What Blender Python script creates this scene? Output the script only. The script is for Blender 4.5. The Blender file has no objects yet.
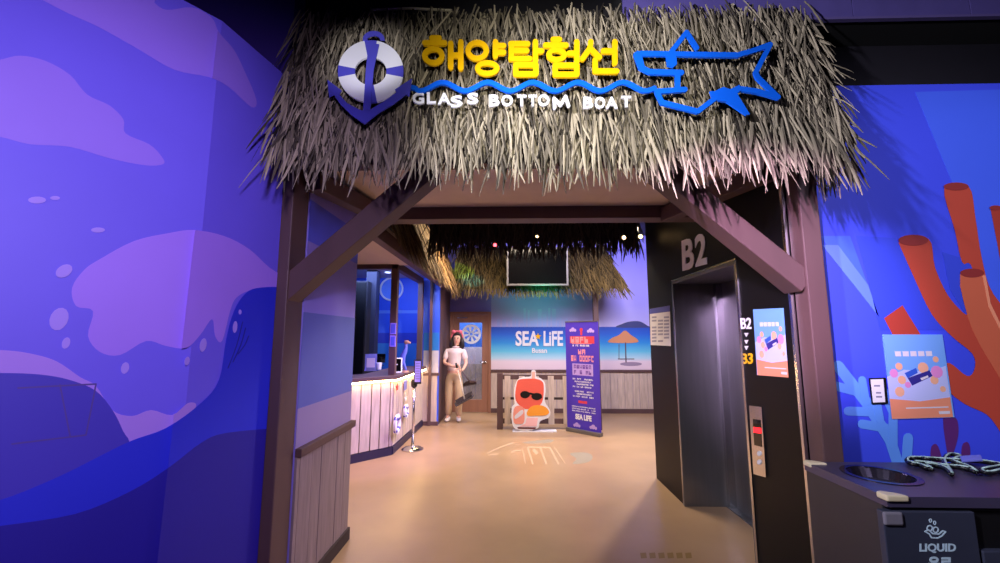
import bpy, math, random
from mathutils import Vector, Matrix
rnd = random.Random(11)
SC = bpy.context.scene
COL = SC.collection
PI = math.pi
V3 = Vector

# ------------------------------------------------------------------ camera
CAM_H = 1.55
FPX = 420.0
cam_data = bpy.data.cameras.new('camera')
cam_data.sensor_width = 36.0
cam_data.lens = 36.0 * FPX / 1000.0
cam_data.clip_start = 0.05
cam = bpy.data.objects.new('camera', cam_data)
cam.location = (0, 0, CAM_H)
cam.rotation_euler = (math.radians(90 + 7.46), 0, math.radians(1.5))
COL.objects.link(cam)
SC.camera = cam
_R = cam.rotation_euler.to_matrix()
_O = V3((0, 0, CAM_H))


def ray(px, py):
    return _R @ V3((px - 500.0, 281.5 - py, -FPX))


def onp(px, py, p0, n):
    d = ray(px, py)
    return _O + d * ((V3(p0) - _O).dot(V3(n)) / d.dot(V3(n)))


def onX(px, py, x): return onp(px, py, (x, 0, 0), (1, 0, 0))
def onY(px, py, y): return onp(px, py, (0, y, 0), (0, 1, 0))
def onZ(px, py, z): return onp(px, py, (0, 0, z), (0, 0, 1))


# ------------------------------------------------------------------ exposure, world
SC.view_settings.view_transform = 'Standard'
SC.view_settings.look = 'None'
SC.view_settings.exposure = 0.0
SC.view_settings.gamma = 1.0
SC.view_settings.use_curve_mapping = False
world = bpy.data.worlds.new('world')
SC.world = world
world.use_nodes = True
world.node_tree.nodes['Background'].inputs[0].default_value = (0.25, 0.16, 0.8, 1)
world.node_tree.nodes['Background'].inputs[1].default_value = 0.02


# ------------------------------------------------------------------ lights
def lamp(kind, name, loc, aim, power, color, size=0.1, cone=60, blend=0.5, size_y=None):
    d = bpy.data.lights.new(name, kind)
    d.energy = power
    d.color = color
    if kind == 'AREA':
        d.shape = 'RECTANGLE'
        d.size = size
        d.size_y = size_y or size
    else:
        d.shadow_soft_size = size
    if kind == 'SPOT':
        d.spot_size = math.radians(cone)
        d.spot_blend = blend
    o = bpy.data.objects.new(name, d)
    o.location = loc
    o.rotation_euler = (V3(aim) - V3(loc)).to_track_quat('-Z', 'Y').to_euler()
    COL.objects.link(o)
    return o


# venue spotlights in front of the portal, plus added fill and emblem lamps
lamp('SPOT', 'mural_spot_violet', (0.0, -0.25, 2.35), (-1.62, 1.55, 1.75), 225, (0.74, 0.60, 1.0), 0.08, 84, 0.9)
lamp('SPOT', 'mural_spot_blue', (-1.25, 0.2, 3.0), (1.9, 2.3, 2.3), 560, (0.86, 0.84, 1.0), 0.06, 72, 0.6)
lamp('SPOT', 'mural_spot_fill', (2.6, -0.6, 2.9), (2.7, 2.4, 1.9), 190, (0.8, 0.74, 1.0), 0.15, 64, 0.8)  # added fill, lifts the canopy's shadow on the right mural
lamp('SPOT', 'portal_spot_purple', (-0.5, -0.3, 2.75), (1.40, 2.35, 1.86), 1500, (0.9, 0.6, 1.0), 0.03, 24, 0.9)
lamp('SPOT', 'emblem_spot', (-0.5, 0.35, 2.75), (-0.82, 2.25, 3.14), 125, (0.9, 0.88, 1.0), 0.05, 20, 0.8)  # added lamp to brighten the emblem
lamp('SPOT', 'portal_spot_lilac', (1.3, 2.8, 2.5), (-1.28, 3.1, 0.5), 110, (0.56, 0.42, 1.0), 0.05, 56, 0.9)
lamp('SPOT', 'sign_spot_white', (0.3, 0.2, 2.9), (0.3, 2.15, 2.9), 165, (1.0, 0.96, 0.88), 0.05, 60, 1.0)
# interior lamps
lamp('AREA', 'hall_ceiling_warm', (0.2, 5.9, 3.66), (0.2, 5.9, 0), 170, (1.0, 0.82, 0.62), 1.4)
lamp('SPOT', 'hall_spot_warm', (2.75, 6.9, 3.4), (0.0, 5.2, 0), 520, (1.0, 0.82, 0.62), 0.1, 100, 0.7)
lamp('AREA', 'hall_wall_wash', (2.4, 5.6, 3.55), (1.2, 8.9, 1.6), 165, (0.74, 0.68, 1.0), 1.6, size_y=0.4)
lamp('SPOT', 'portal_downlight', (-0.75, 3.3, 2.6), (-0.85, 3.4, 0), 64, (1.0, 0.88, 0.66), 0.06, 66, 1.0)
lamp('AREA', 'booth_blue', (-2.2, 7.0, 2.6), (-2.2, 7.6, 1.0), 60, (0.3, 0.42, 1.0), 1.2)
lamp('SPOT', 'counter_spot_violet', (-0.2, 4.1, 2.5), (-1.65, 5.8, 0.6), 480, (0.46, 0.3, 1.0), 0.06, 55, 0.8)
lamp('SPOT', 'awning_spot_orange', (0.3, 5.6, 2.9), (-1.25, 7.0, 2.75), 700, (1.0, 0.58, 0.28), 0.05, 46, 0.9)
lamp('SPOT', 'hut_spot_green', (0.6, 7.45, 2.2), (0.6, 8.05, 2.5), 30, (0.03, 1.0, 0.6), 0.04, 105, 0.8)
lamp('SPOT', 'hut_spot_lime', (0.1, 7.3, 3.1), (-0.95, 8.2, 2.85), 300, (0.45, 1.0, 0.08), 0.03, 18, 0.5)
lamp('SPOT', 'hut_spot_cyan', (0.2, 7.4, 2.9), (-0.8, 8.15, 2.62), 250, (0.05, 0.7, 1.0), 0.03, 16, 0.5)
lamp('SPOT', 'hut_spot_yellow', (1.9, 6.4, 3.2), (1.9, 8.1, 2.65), 90, (1.0, 0.75, 0.15), 0.05, 36, 0.8)


# ------------------------------------------------------------------ materials
def lin(c):
    c = c / 255.0
    return c / 12.92 if c <= 0.04045 else ((c + 0.055) / 1.055) ** 2.4


def rgba(rgb): return (lin(rgb[0]), lin(rgb[1]), lin(rgb[2]), 1.0)


def M(name, rgb, rough=0.6, metal=0.0, var=0.12, scale=8.0, stretch=None, emit=0.0, spec=0.5, bump=0.0):
    m = bpy.data.materials.new(name)
    m.use_nodes = True
    nt = m.node_tree
    b = nt.nodes['Principled BSDF']
    b.inputs['Roughness'].default_value = rough
    b.inputs['Metallic'].default_value = metal
    b.inputs['Specular IOR Level'].default_value = spec
    c = rgba(rgb)
    if emit:
        b.inputs['Base Color'].default_value = c
        b.inputs['Emission Color'].default_value = c
        b.inputs['Emission Strength'].default_value = emit
        return m
    tc = nt.nodes.new('ShaderNodeTexCoord')
    mp = nt.nodes.new('ShaderNodeMapping')
    mp.inputs['Scale'].default_value = stretch or (1, 1, 1)
    nz = nt.nodes.new('ShaderNodeTexNoise')
    nz.inputs['Scale'].default_value = scale
    nz.inputs['Detail'].default_value = 5
    nt.links.new(tc.outputs['Object'], mp.inputs[0])
    nt.links.new(mp.outputs[0], nz.inputs['Vector'])
    rp = nt.nodes.new('ShaderNodeValToRGB')
    rp.color_ramp.elements[0].position = 0.25
    rp.color_ramp.elements[1].position = 0.75
    rp.color_ramp.elements[0].color = tuple(x * (1 - var) for x in c[:3]) + (1,)
    rp.color_ramp.elements[1].color = tuple(min(1, x * (1 + var)) for x in c[:3]) + (1,)
    nt.links.new(nz.outputs[0], rp.inputs[0])
    nt.links.new(rp.outputs[0], b.inputs['Base Color'])
    if bump:
        bp = nt.nodes.new('ShaderNodeBump')
        bp.inputs['Strength'].default_value = bump
        nt.links.new(nz.outputs[0], bp.inputs['Height'])
        nt.links.new(bp.outputs[0], b.inputs['Normal'])
    return m


def thatch_mat(name, a, b_):
    m = bpy.data.materials.new(name)
    m.use_nodes = True
    nt = m.node_tree
    b = nt.nodes['Principled BSDF']
    b.inputs['Roughness'].default_value = 0.75
    b.inputs['Specular IOR Level'].default_value = 0.25
    g = nt.nodes.new('ShaderNodeNewGeometry')
    rp = nt.nodes.new('ShaderNodeValToRGB')
    rp.color_ramp.elements[0].color = rgba(a)
    rp.color_ramp.elements[1].color = rgba(b_)
    nt.links.new(g.outputs['Random Per Island'], rp.inputs[0])
    nt.links.new(rp.outputs[0], b.inputs['Base Color'])
    return m


def ramp_z(name, stops, rough=0.55):
    """printed colour bands that change with height (object z in metres)"""
    m = bpy.data.materials.new(name)
    m.use_nodes = True
    nt = m.node_tree
    b = nt.nodes['Principled BSDF']
    b.inputs['Roughness'].default_value = rough
    tc = nt.nodes.new('ShaderNodeTexCoord')
    sx = nt.nodes.new('ShaderNodeSeparateXYZ')
    mr = nt.nodes.new('ShaderNodeMapRange')
    z0, z1 = stops[0][0], stops[-1][0]
    mr.inputs['From Min'].default_value = z0
    mr.inputs['From Max'].default_value = z1
    rp = nt.nodes.new('ShaderNodeValToRGB')
    cr = rp.color_ramp
    while len(cr.elements) < len(stops): cr.elements.new(0.5)
    for e, (z, c) in zip(cr.elements, stops):
        e.position = (z - z0) / (z1 - z0)
        e.color = rgba(c)
    nt.links.new(tc.outputs['Object'], sx.inputs[0])
    nt.links.new(sx.outputs['Z'], mr.inputs['Value'])
    nt.links.new(mr.outputs[0], rp.inputs[0])
    nt.links.new(rp.outputs[0], b.inputs['Base Color'])
    return m


def glass_mat(name, tint, gloss):
    m = bpy.data.materials.new(name)
    m.use_nodes = True
    nt = m.node_tree
    nt.nodes.clear()
    out = nt.nodes.new('ShaderNodeOutputMaterial')
    tr = nt.nodes.new('ShaderNodeBsdfTransparent')
    tr.inputs[0].default_value = tint
    gl = nt.nodes.new('ShaderNodeBsdfGlossy')
    gl.inputs['Roughness'].default_value = 0.03
    mx = nt.nodes.new('ShaderNodeMixShader')
    mx.inputs[0].default_value = gloss
    nt.links.new(tr.outputs[0], mx.inputs[1])
    nt.links.new(gl.outputs[0], mx.inputs[2])
    nt.links.new(mx.outputs[0], out.inputs[0])
    return m


MT = dict(
    floor=M('tan_epoxy', (168, 138, 106), 0.3, var=0.13, scale=1.6, spec=0.5),
    brown=M('brown_painted_timber', (86, 62, 62), 0.55, var=0.12, scale=6, stretch=(1, 1, .2)),
    ceil=M('taupe_ceiling', (216, 198, 188), 0.7, var=0.04),
    dark=M('black_paint', (20, 18, 26), 0.6, var=0.1),
    blackwall=M('black_satin_panel', (7, 7, 9), 0.5, var=0.1, spec=0.2),
    plate=M('dark_metal_panel', (92, 82, 150), 0.5, 0.1, var=0.08),  # violet light on the dark bulkhead plates put into their colour
    doorwood=M('warm_door_timber', (150, 104, 82), 0.5, var=0.12, scale=5, stretch=(4, 4, .4)),  # lighter copy of the brown timber, light on the door put into the colour
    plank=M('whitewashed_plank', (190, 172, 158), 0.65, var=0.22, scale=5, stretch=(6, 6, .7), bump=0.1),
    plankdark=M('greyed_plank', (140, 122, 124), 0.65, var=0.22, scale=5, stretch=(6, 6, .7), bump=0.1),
    groove=M('plank_backing', (54, 40, 40), 0.8),
    navy=M('navy_kickboard', (36, 30, 60), 0.5),
    steel=M('brushed_steel', (132, 132, 136), 0.34, 0.85, var=0.06, scale=30, stretch=(1, 1, .05)),
    chrome=M('polished_steel', (205, 205, 210), 0.2, 1.0, var=0.03),
    white=M('white_plastic', (232, 232, 236), 0.45, var=0.03),
    paper=M('white_paper', (214, 210, 216), 0.7, var=0.05),
    yellow=M('yellow_acrylic', (240, 184, 8), 0.35, var=0.03),
    blue=M('bright_blue_acrylic', (14, 98, 228), 0.35, var=0.03),
    deepblue=M('indigo_acrylic', (80, 78, 190), 0.4, var=0.05),
    black=M('black_plastic', (14, 14, 16), 0.4, var=0.05),
    screen=M('black_glass_screen', (6, 6, 8), 0.08, var=0.0),
    tvframe=M('grey_bezel', (112, 108, 106), 0.4, 0.4, var=0.04),
    led=M('warm_led', (255, 208, 140), emit=55.0),
    lens=M('lamp_lens', (255, 205, 140), emit=14.0),
    redlens=M('red_lamp_lens', (255, 70, 80), emit=8.0),
    redled=M('red_led_display', (255, 30, 40), emit=2.2),
    skin=M('skin', (226, 178, 158), 0.5, var=0.05),
    hair=M('dark_hair', (30, 22, 24), 0.5, var=0.2, scale=40),
    shirt=M('pale_pink_cotton', (226, 206, 210), 0.8, var=0.05),
    trousers=M('beige_cotton', (196, 168, 136), 0.85, var=0.08),
    pink=M('pink_fleece', (226, 110, 128), 0.9, var=0.1),
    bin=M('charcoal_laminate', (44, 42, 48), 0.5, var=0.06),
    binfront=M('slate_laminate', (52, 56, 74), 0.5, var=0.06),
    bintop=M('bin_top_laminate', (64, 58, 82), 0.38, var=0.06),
    tape=M('cream_corner_guard', (214, 200, 165), 0.6, var=0.08),
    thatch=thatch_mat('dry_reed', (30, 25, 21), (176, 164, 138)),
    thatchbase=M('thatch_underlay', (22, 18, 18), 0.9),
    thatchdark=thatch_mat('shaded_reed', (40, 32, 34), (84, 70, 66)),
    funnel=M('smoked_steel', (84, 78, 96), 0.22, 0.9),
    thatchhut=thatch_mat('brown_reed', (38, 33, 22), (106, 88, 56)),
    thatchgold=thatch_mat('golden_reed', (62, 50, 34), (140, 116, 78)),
    glass=glass_mat('window_glass', (0.75, 0.82, 0.9, 1), 0.1),
)


def PM(name, rgb, rough=0.55, var=0.03):
    k = 'p_' + name
    if k not in MT:
        MT[k] = M(name, rgb, rough, var=var, scale=3)
    return MT[k]


# ------------------------------------------------------------------ object helpers
WM = {}


def link(o, parent=None):
    COL.objects.link(o)
    if parent is not None:
        o.parent = parent
    return o


def root(name, label, cat, loc=(0, 0, 0), group=None):
    o = bpy.data.objects.new(name, None)
    o.empty_display_size = 0.1
    o.location = loc
    link(o)
    o['label'] = label
    o['category'] = cat
    if group:
        o['group'] = group
    WM[o.name] = V3(loc)
    return o


def tag(o, label, cat, group=None):
    o['label'] = label
    o['category'] = cat
    if group:
        o['group'] = group
    return o


class MB:
    def __init__(s):
        s.v = []
        s.f = []

    def add(s, vs, fs):
        n = len(s.v)
        s.v += [V3(p) for p in vs]
        s.f += [tuple(i + n for i in f) for f in fs]
        return s

    def hexa(s, a):  # 8 points: bottom 4 ccw, top 4 ccw
        return s.add(a, [(3, 2, 1, 0), (4, 5, 6, 7), (0, 1, 5, 4), (1, 2, 6, 5), (2, 3, 7, 6), (3, 0, 4, 7)])

    def box(s, x0, x1, y0, y1, z0, z1):
        return s.hexa([(x0, y0, z0), (x1, y0, z0), (x1, y1, z0), (x0, y1, z0), (x0, y0, z1), (x1, y0, z1), (x1, y1, z1), (x0, y1, z1)])

    def obox(s, c, ax, ay, az):  # centre and half-axis vectors
        c, ax, ay, az = V3(c), V3(ax), V3(ay), V3(az)
        return s.hexa([c - ax - ay - az, c + ax - ay - az, c + ax + ay - az, c - ax + ay - az,
                       c - ax - ay + az, c + ax - ay + az, c + ax + ay + az, c - ax + ay + az])

    def wall(s, a, b, th, z0, z1):  # vertical slab, front face on the line a-b, thickness to the left of a->b
        a, b = V3((a[0], a[1], 0)), V3((b[0], b[1], 0))
        d = (b - a).normalized()
        n = V3((-d.y, d.x, 0)) * th
        z0, z1 = V3((0, 0, z0)), V3((0, 0, z1))
        return s.hexa([a + z0, b + z0, b + n + z0, a + n + z0, a + z1, b + z1, b + n + z1, a + n + z1])

    def beam(s, p0, p1, w, h, up=(0, 0, 1)):
        p0, p1 = V3(p0), V3(p1)
        d = p1 - p0
        r = d.cross(V3(up)).normalized() * (w / 2)
        u = r.cross(d).normalized() * (h / 2)
        return s.obox((p0 + p1) / 2, d / 2, r, u)

    def tube(s, pts, rad, n=8, cap=True):
        pts = [V3(p) for p in pts]
        if not isinstance(rad, (list, tuple)):
            rad = [rad] * len(pts)
        base = len(s.v)
        ref = None
        for i, p in enumerate(pts):
            t = (pts[min(i + 1, len(pts) - 1)] - pts[max(i - 1, 0)]).normalized()
            if ref is None:
                ref = t.orthogonal().normalized()
            r = (ref - t * ref.dot(t)).normalized()
            ref = r
            q = t.cross(r)
            for k in range(n):
                a = 2 * PI * k / n
                s.v.append(p + (r * math.cos(a) + q * math.sin(a)) * rad[i])
        for i in range(len(pts) - 1):
            for k in range(n):
                a = base + i * n + k
                b = base + i * n + (k + 1) % n
                s.f.append((a, b, b + n, a + n))
        if cap:
            s.f.append(tuple(base + k for k in range(n))[::-1])
            s.f.append(tuple(base + (len(pts) - 1) * n + k for k in range(n)))
        return s

    def lathe(s, c, prof, n=24, axis=(0, 0, 1)):
        c = V3(c)
        ax = V3(axis).normalized()
        r = ax.orthogonal().normalized()
        q = ax.cross(r)
        base = len(s.v)
        for (rr, h) in prof:
            for k in range(n):
                a = 2 * PI * k / n
                s.v.append(c + ax * h + (r * math.cos(a) + q * math.sin(a)) * max(rr, 1e-4))
        for i in range(len(prof) - 1):
            for k in range(n):
                a = base + i * n + k
                b = base + i * n + (k + 1) % n
                s.f.append((a, b, b + n, a + n))
        s.f.append(tuple(base + k for k in range(n))[::-1])
        s.f.append(tuple(base + (len(prof) - 1) * n + k for k in range(n)))
        return s

    def ball(s, c, r, sx=1, sy=1, sz=1, n=12, m=8):
        base = len(s.v)
        c = V3(c)
        for i in range(m + 1):
            th = PI * i / m
            for k in range(n):
                a = 2 * PI * k / n
                s.v.append(c + V3((r * sx * math.sin(th) * math.cos(a), r * sy * math.sin(th) * math.sin(a), r * sz * math.cos(th))))
        for i in range(m):
            for k in range(n):
                a = base + i * n + k
                b = base + i * n + (k + 1) % n
                s.f.append((a, a + n, b + n, b))
        return s

    def prism(s, pts, nv):  # closed polygon of 3d points extruded by the vector nv
        pts = [V3(p) for p in pts]
        m = len(pts)
        nv = V3(nv)
        nrm = V3((0, 0, 0))
        for i in range(m):
            a, b = pts[i], pts[(i + 1) % m]
            nrm += a.cross(b)
        if nrm.dot(nv) < 0:
            pts.reverse()
        base = len(s.v)
        s.v += pts + [p + nv for p in pts]
        s.f.append(tuple(base + i for i in range(m))[::-1])
        s.f.append(tuple(base + m + i for i in range(m)))
        for i in range(m):
            j = (i + 1) % m
            s.f.append((base + i, base + j, base + m + j, base + m + i))
        return s

    def torus(s, c, axis, R, r, a0=0, a1=2 * PI, n=32, k=8):
        ax = V3(axis).normalized()
        u = ax.orthogonal().normalized()
        w = ax.cross(u)
        full = abs(a1 - a0 - 2 * PI) < 1e-6
        pts = []
        for i in range(n + 1):
            a = a0 + (a1 - a0) * i / n
            pts.append(V3(c) + (u * math.cos(a) + w * math.sin(a)) * R)
        return s.tube(pts, r, k, cap=not full)

    def build(s, name, mat, parent=None, bevel=0.0, smooth=False, label=None, stuff=False):
        off = V3((0, 0, 0))
        p = parent
        while p is not None:
            off += WM.get(p.name, V3((0, 0, 0)))
            p = p.parent
        me = bpy.data.meshes.new(name)
        me.from_pydata([tuple(v - off) for v in s.v], [], s.f)
        me.validate()
        me.materials.append(mat if not isinstance(mat, str) else MT[mat])
        o = bpy.data.objects.new(name, me)
        link(o, parent)
        if smooth:
            for poly in me.polygons:
                poly.use_smooth = True
        if bevel:
            md = o.modifiers.new('bevel', 'BEVEL')
            md.width = bevel
            md.segments = 2
            md.limit_method = 'ANGLE'
        if label:
            o['label'] = label
        if stuff:
            o['kind'] = 'stuff'
        return o

    def struct(s, name, mat, bevel=0.0):
        o = s.build(name, mat, None, bevel)
        o['kind'] = 'structure'
        return o


class PX:
    """a real flat surface (point p0, normal n towards the viewer) that prints, signs and letters are mounted on"""
    def __init__(s, p0, n):
        s.p0, s.n = V3(p0), V3(n).normalized()
        s.k = 0

    def at(s, x, y, off=0.0):
        return onp(x, y, s.p0 + s.n * off, s.n)

    def poly(s, mb, pts, off, th=0.0015):
        return mb.prism([s.at(x, y, off) for x, y in pts], s.n * th)

    def stroke(s, mb, pts, w, off, th=0.0015, closed=False, caps=True):
        q = list(pts) + ([pts[0]] if closed else [])
        for (a, b) in zip(q, q[1:]):
            d = math.hypot(b[0] - a[0], b[1] - a[1]) or 1
            nx, ny = -(b[1] - a[1]) / d * w / 2, (b[0] - a[0]) / d * w / 2
            s.k = (s.k + 1) % 32
            s.poly(mb, [(a[0] + nx, a[1] + ny), (b[0] + nx, b[1] + ny), (b[0] - nx, b[1] - ny), (a[0] - nx, a[1] - ny)], off + s.k * 5e-5, th)
        if caps:
            for a in q[:None if not closed else -1]:
                s.k = (s.k + 1) % 32
                s.ell(mb, a[0], a[1], w / 2, w / 2, off + s.k * 5e-5, th, 10)
        return mb

    def ell(s, mb, cx, cy, rx, ry, off, th=0.0015, n=20):
        return s.poly(mb, [(cx + rx * math.cos(2 * PI * k / n), cy + ry * math.sin(2 * PI * k / n)) for k in range(n)], off, th)

    def ring(s, mb, cx, cy, rx, ry, w, off, th=0.0015, a0=0, a1=360, n=28):
        P = []
        for k in range(n + 1):
            a = math.radians(a0 + (a1 - a0) * k / n)
            P.append((math.cos(a), math.sin(a)))
        for (c, s_), (c2, s2) in zip(P, P[1:]):
            o, i = w / 2, -w / 2
            s.poly(mb, [(cx + (rx + o) * c, cy + (ry + o) * s_), (cx + (rx + o) * c2, cy + (ry + o) * s2),
                        (cx + (rx + i) * c2, cy + (ry + i) * s2), (cx + (rx + i) * c, cy + (ry + i) * s_)], off, th)
        return mb

    def text(s, body, bl, br, tl, off, th=0.002, bold=0.0):
        """letters stretched over the parallelogram bottom-left, bottom-right, top-left (pixels on this surface)"""
        o0, o1, o2 = s.at(*bl, off), s.at(*br, off), s.at(*tl, off)
        return text3(body, o0, o1 - o0, o2 - o0, s.n, th, bold)


def text3(body, o0, U, W, n, th=0.002, bold=0.0):
    c = bpy.data.curves.new('text', 'FONT')
    c.body = body
    c.resolution_u = 3
    c.extrude = 0.5
    c.offset = bold
    o = bpy.data.objects.new('text', c)
    COL.objects.link(o)
    dg = bpy.context.evaluated_depsgraph_get()
    me = bpy.data.meshes.new_from_object(o.evaluated_get(dg))
    xs = [v.co.x for v in me.vertices]
    ys = [v.co.y for v in me.vertices]
    x0, x1, y0, y1 = min(xs), max(xs), min(ys), max(ys)
    mb = MB()
    mb.add([o0 + U * ((v.co.x - x0) / (x1 - x0)) + W * ((v.co.y - y0) / (y1 - y0)) + n * ((v.co.z + .5) * th) for v in me.vertices],
           [tuple(p.vertices) for p in me.polygons])
    bpy.data.objects.remove(o)
    bpy.data.curves.remove(c)
    bpy.data.meshes.remove(me)
    return mb


def clip(poly, inside):
    """keep the part of a polygon where inside(p) >= 0 (linear function)"""
    out = []
    for i in range(len(poly)):
        a, b = poly[i], poly[(i + 1) % len(poly)]
        fa, fb = inside(a), inside(b)
        if fa >= 0:
            out.append(a)
        if (fa >= 0) != (fb >= 0):
            t = fa / (fa - fb)
            out.append((a[0] + (b[0] - a[0]) * t, a[1] + (b[1] - a[1]) * t))
    return out


def thatch(tl, tr, bl, br, out, rows, per_row, length, width, seed=1, drop=1.0, lift=0.10, spread=0.25, tidy=0.0):
    """overlapping reed blades rooted all over the slope tl-tr-bl-br"""
    r = random.Random(seed)
    tl, tr, bl, br, out = V3(tl), V3(tr), V3(bl), V3(br), V3(out).normalized()
    mb = MB()
    for row in range(rows):
        v = 1 - (row / max(rows - 1, 1)) * 0.93
        for k in range(per_row):
            u = (k + r.random()) / per_row
            vv = min(1, max(0.03, v + r.uniform(-.6, .6) / rows))
            p = (tl.lerp(tr, u)).lerp(bl.lerp(br, u), vv)
            down = ((bl.lerp(br, u)) - (tl.lerp(tr, u))).normalized()
            side = (tr - tl).normalized()
            L = length * r.uniform(0.55, 1.15)
            wd = width * r.uniform(0.6, 1.3)
            d = (down + side * r.gauss(0, spread) + out * (lift * r.uniform(0.2, 1.6))).normalized()
            p = p + out * (0.015 + 0.06 * r.random())
            nseg = 4
            pts = []
            q = p.copy()
            for i in range(nseg + 1):
                pts.append(q.copy())
                q = q + d * (L / nseg)
                g = 0.10 * drop * r.uniform(0.4, 1.4)
                d = (d + V3((0, 0, -g)) + side * r.gauss(0, .05)).normalized()
            tw = (side * math.cos(a0) + out * math.sin(a0)) if (a0 := r.uniform(-.7, .7)) is not None else side
            base = len(mb.v)
            for i, q in enumerate(pts):
                w = wd * (0.75 + 0.5 * i / nseg if i < nseg - 1 else (0.9 if i < nseg else 0.25)) / 2
                mb.v += [q - tw * w, q + out * (w * .45), q + tw * w]
            for i in range(nseg):
                a = base + i * 3
                mb.f += [(a, a + 3, a + 4, a + 1), (a + 1, a + 4, a + 5, a + 2)]
    return mb


def planks(mb, a, b, z0, z1, w=0.13, th=0.018, gap=0.006, seed=3):
    """vertical boards on the front of the line a-b (front = right of a->b)"""
    r = random.Random(seed)
    a, b = V3((a[0], a[1], 0)), V3((b[0], b[1], 0))
    d = (b - a)
    L = d.length
    d.normalize()
    n = V3((d.y, -d.x, 0))
    t = 0
    while t < L - 0.02:
        ww = min(w * r.uniform(.85, 1.15), L - t)
        p = a + d * (t + ww / 2)
        e = th * r.uniform(.85, 1.1)
        mb.obox(p + n * e / 2 + V3((0, 0, (z0 + z1) / 2)), d * (ww - gap) / 2, n * e / 2, V3((0, 0, (z1 - z0) / 2)))
        t += ww
    return mb

# ================================================================== THE SETTING
MB().box(-5, 6, -3, 11, -0.1, 0).struct('floor', 'floor')

# ---- left mural wall: short return beside the post and a long panel running towards the viewer
C0, C1 = V3((-1.435, 1.87, 0)), V3((-1.347, 2.36, 0))
D0 = V3((-2.15, 0.835, 0))
WTOP = 3.11
wl = MB()
wl.wall((C0.x, C0.y), (C1.x, C1.y), 0.08, 0, WTOP)
wl.wall((D0.x, D0.y), (C0.x, C0.y), 0.08, 0, WTOP)
wall_left = wl.struct('wall_left', PM('mural_violet_blue', (110, 94, 240)))
nA = (C1 - C0).normalized(); nA = V3((nA.y, -nA.x, 0))
nB = (C0 - D0).normalized(); nB = V3((nB.y, -nB.x, 0))
PA, PB = PX(C0, nA), PX(C0, nB)


def corner_x(y): return 219 + (y - 17) * (157 - 219) / 546.0


def mural_left(name, pts, rgb, layer):
    """one printed shape that carries on round the corner of the wall"""
    mb = MB()
    R_ = clip(pts, lambda p: p[0] - corner_x(p[1]))
    L_ = clip(pts, lambda p: corner_x(p[1]) - p[0])
    R_ = clip(R_, lambda p: 284 - (p[1] - 180) * 27 / 383. - p[0])
    if len(R_) > 2: PA.poly(mb, R_, 0.0008 * layer - 0.0007, 0.0008)
    if len(L_) > 2: PB.poly(mb, L_, 0.0008 * layer - 0.0007, 0.0008)
    return mb.build(name, PM('mural_' + name + str(rgb), rgb), wall_left)


def sc(pts, s, ox=0, oy=0): return [(ox + x / s, oy + y / s) for x, y in pts]


def smooth(pts, n=4, closed=True):
    out = []
    m = len(pts)
    rng = range(m) if closed else range(m - 1)
    g = (lambda i: pts[i % m]) if closed else (lambda i: pts[max(0, min(m - 1, i))])
    for i in rng:
        p0, p1, p2, p3 = g(i - 1), g(i), g(i + 1), g(i + 2)
        for k in range(n):
            t = k / n
            out.append(tuple(.5 * ((2 * p1[j]) + (p2[j] - p0[j]) * t + (2 * p0[j] - 5 * p1[j] + 4 * p2[j] - p3[j]) * t * t
                                   + (3 * p1[j] - p0[j] - 3 * p2[j] + p3[j]) * t ** 3) for j in range(2)))
    if not closed:
        out.append(pts[-1])
    return out


CLOUD = (150, 116, 242)
mural_left('cloud', smooth(sc([(60, -12), (85, 0), (140, 28), (200, 55), (280, 100), (350, 140), (420, 155), (460, 175), (505, 215), (515, 200), (490, 140), (470, 100), (440, 65), (425, 35), (385, 15), (335, 20), (310, 5), (300, -14)], 2.01)), CLOUD, 1)
mural_left('cloud', smooth(sc([(-60, 130), (0, 120), (40, 112), (90, 122), (140, 150), (175, 190), (220, 212), (248, 240), (252, 268), (300, 290), (325, 315), (328, 330), (290, 332), (220, 318), (140, 295), (60, 290), (0, 275), (-60, 270)], 2.01)), CLOUD, 1)
mural_left('cloud', smooth([(72, 288), (84, 270), (100, 259), (134, 241), (169, 233), (194, 230), (224, 236), (249, 249), (270, 268), (290, 280), (290, 287), (262, 289), (248, 291), (236, 298), (230, 311), (222, 341), (215, 336), (212, 319), (200, 335), (186, 348), (166, 346), (146, 341), (120, 355), (100, 352), (88, 336), (93, 311), (76, 306)]), (164, 122, 250), 1)
mural_left('foam', smooth([(-40, 350), (0, 350), (28, 353), (56, 361), (80, 377), (96, 386), (112, 410), (132, 416), (151, 410), (172, 415), (188, 403), (196, 406), (180, 425), (140, 441), (110, 445), (-40, 480)]), (172, 132, 240), 2)
mural_left('boulder', smooth([(-40, 374), (0, 373), (40, 374.5), (70, 380), (96, 391), (113, 411), (123, 431), (128, 445), (100, 465), (-40, 520)]), (66, 54, 188), 3)
mb = MB()
for seg in ([(18, 388), (96, 384), (86, 435), (12, 444)], [(60, 385), (70, 436)]):
    PB.stroke(mb, seg, 1.6, 0.0026, 0.0005)
mb.build('boulder_lines', PM('mural_rust', (84, 62, 150)), wall_left)  # thin violet outlines laid over the boulder
WAVE = smooth([(-40, 505), (0, 500), (60, 476), (126, 443), (166, 428), (201, 403), (219, 380), (226, 340), (234, 311), (246, 293), (261, 287.5), (290, 287)], closed=False)
DEEP = smooth([(-40, 531), (0, 526), (75, 514), (131, 491), (171, 466), (201, 443), (226, 433), (290, 427)], closed=False)
mural_left('wave', WAVE + [(290, 600), (-40, 600)], (34, 44, 214), 4)
mural_left('deep_wave', DEEP + [(290, 640), (-60, 640)], (34, 22, 156), 5)
mb = MB()
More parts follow.
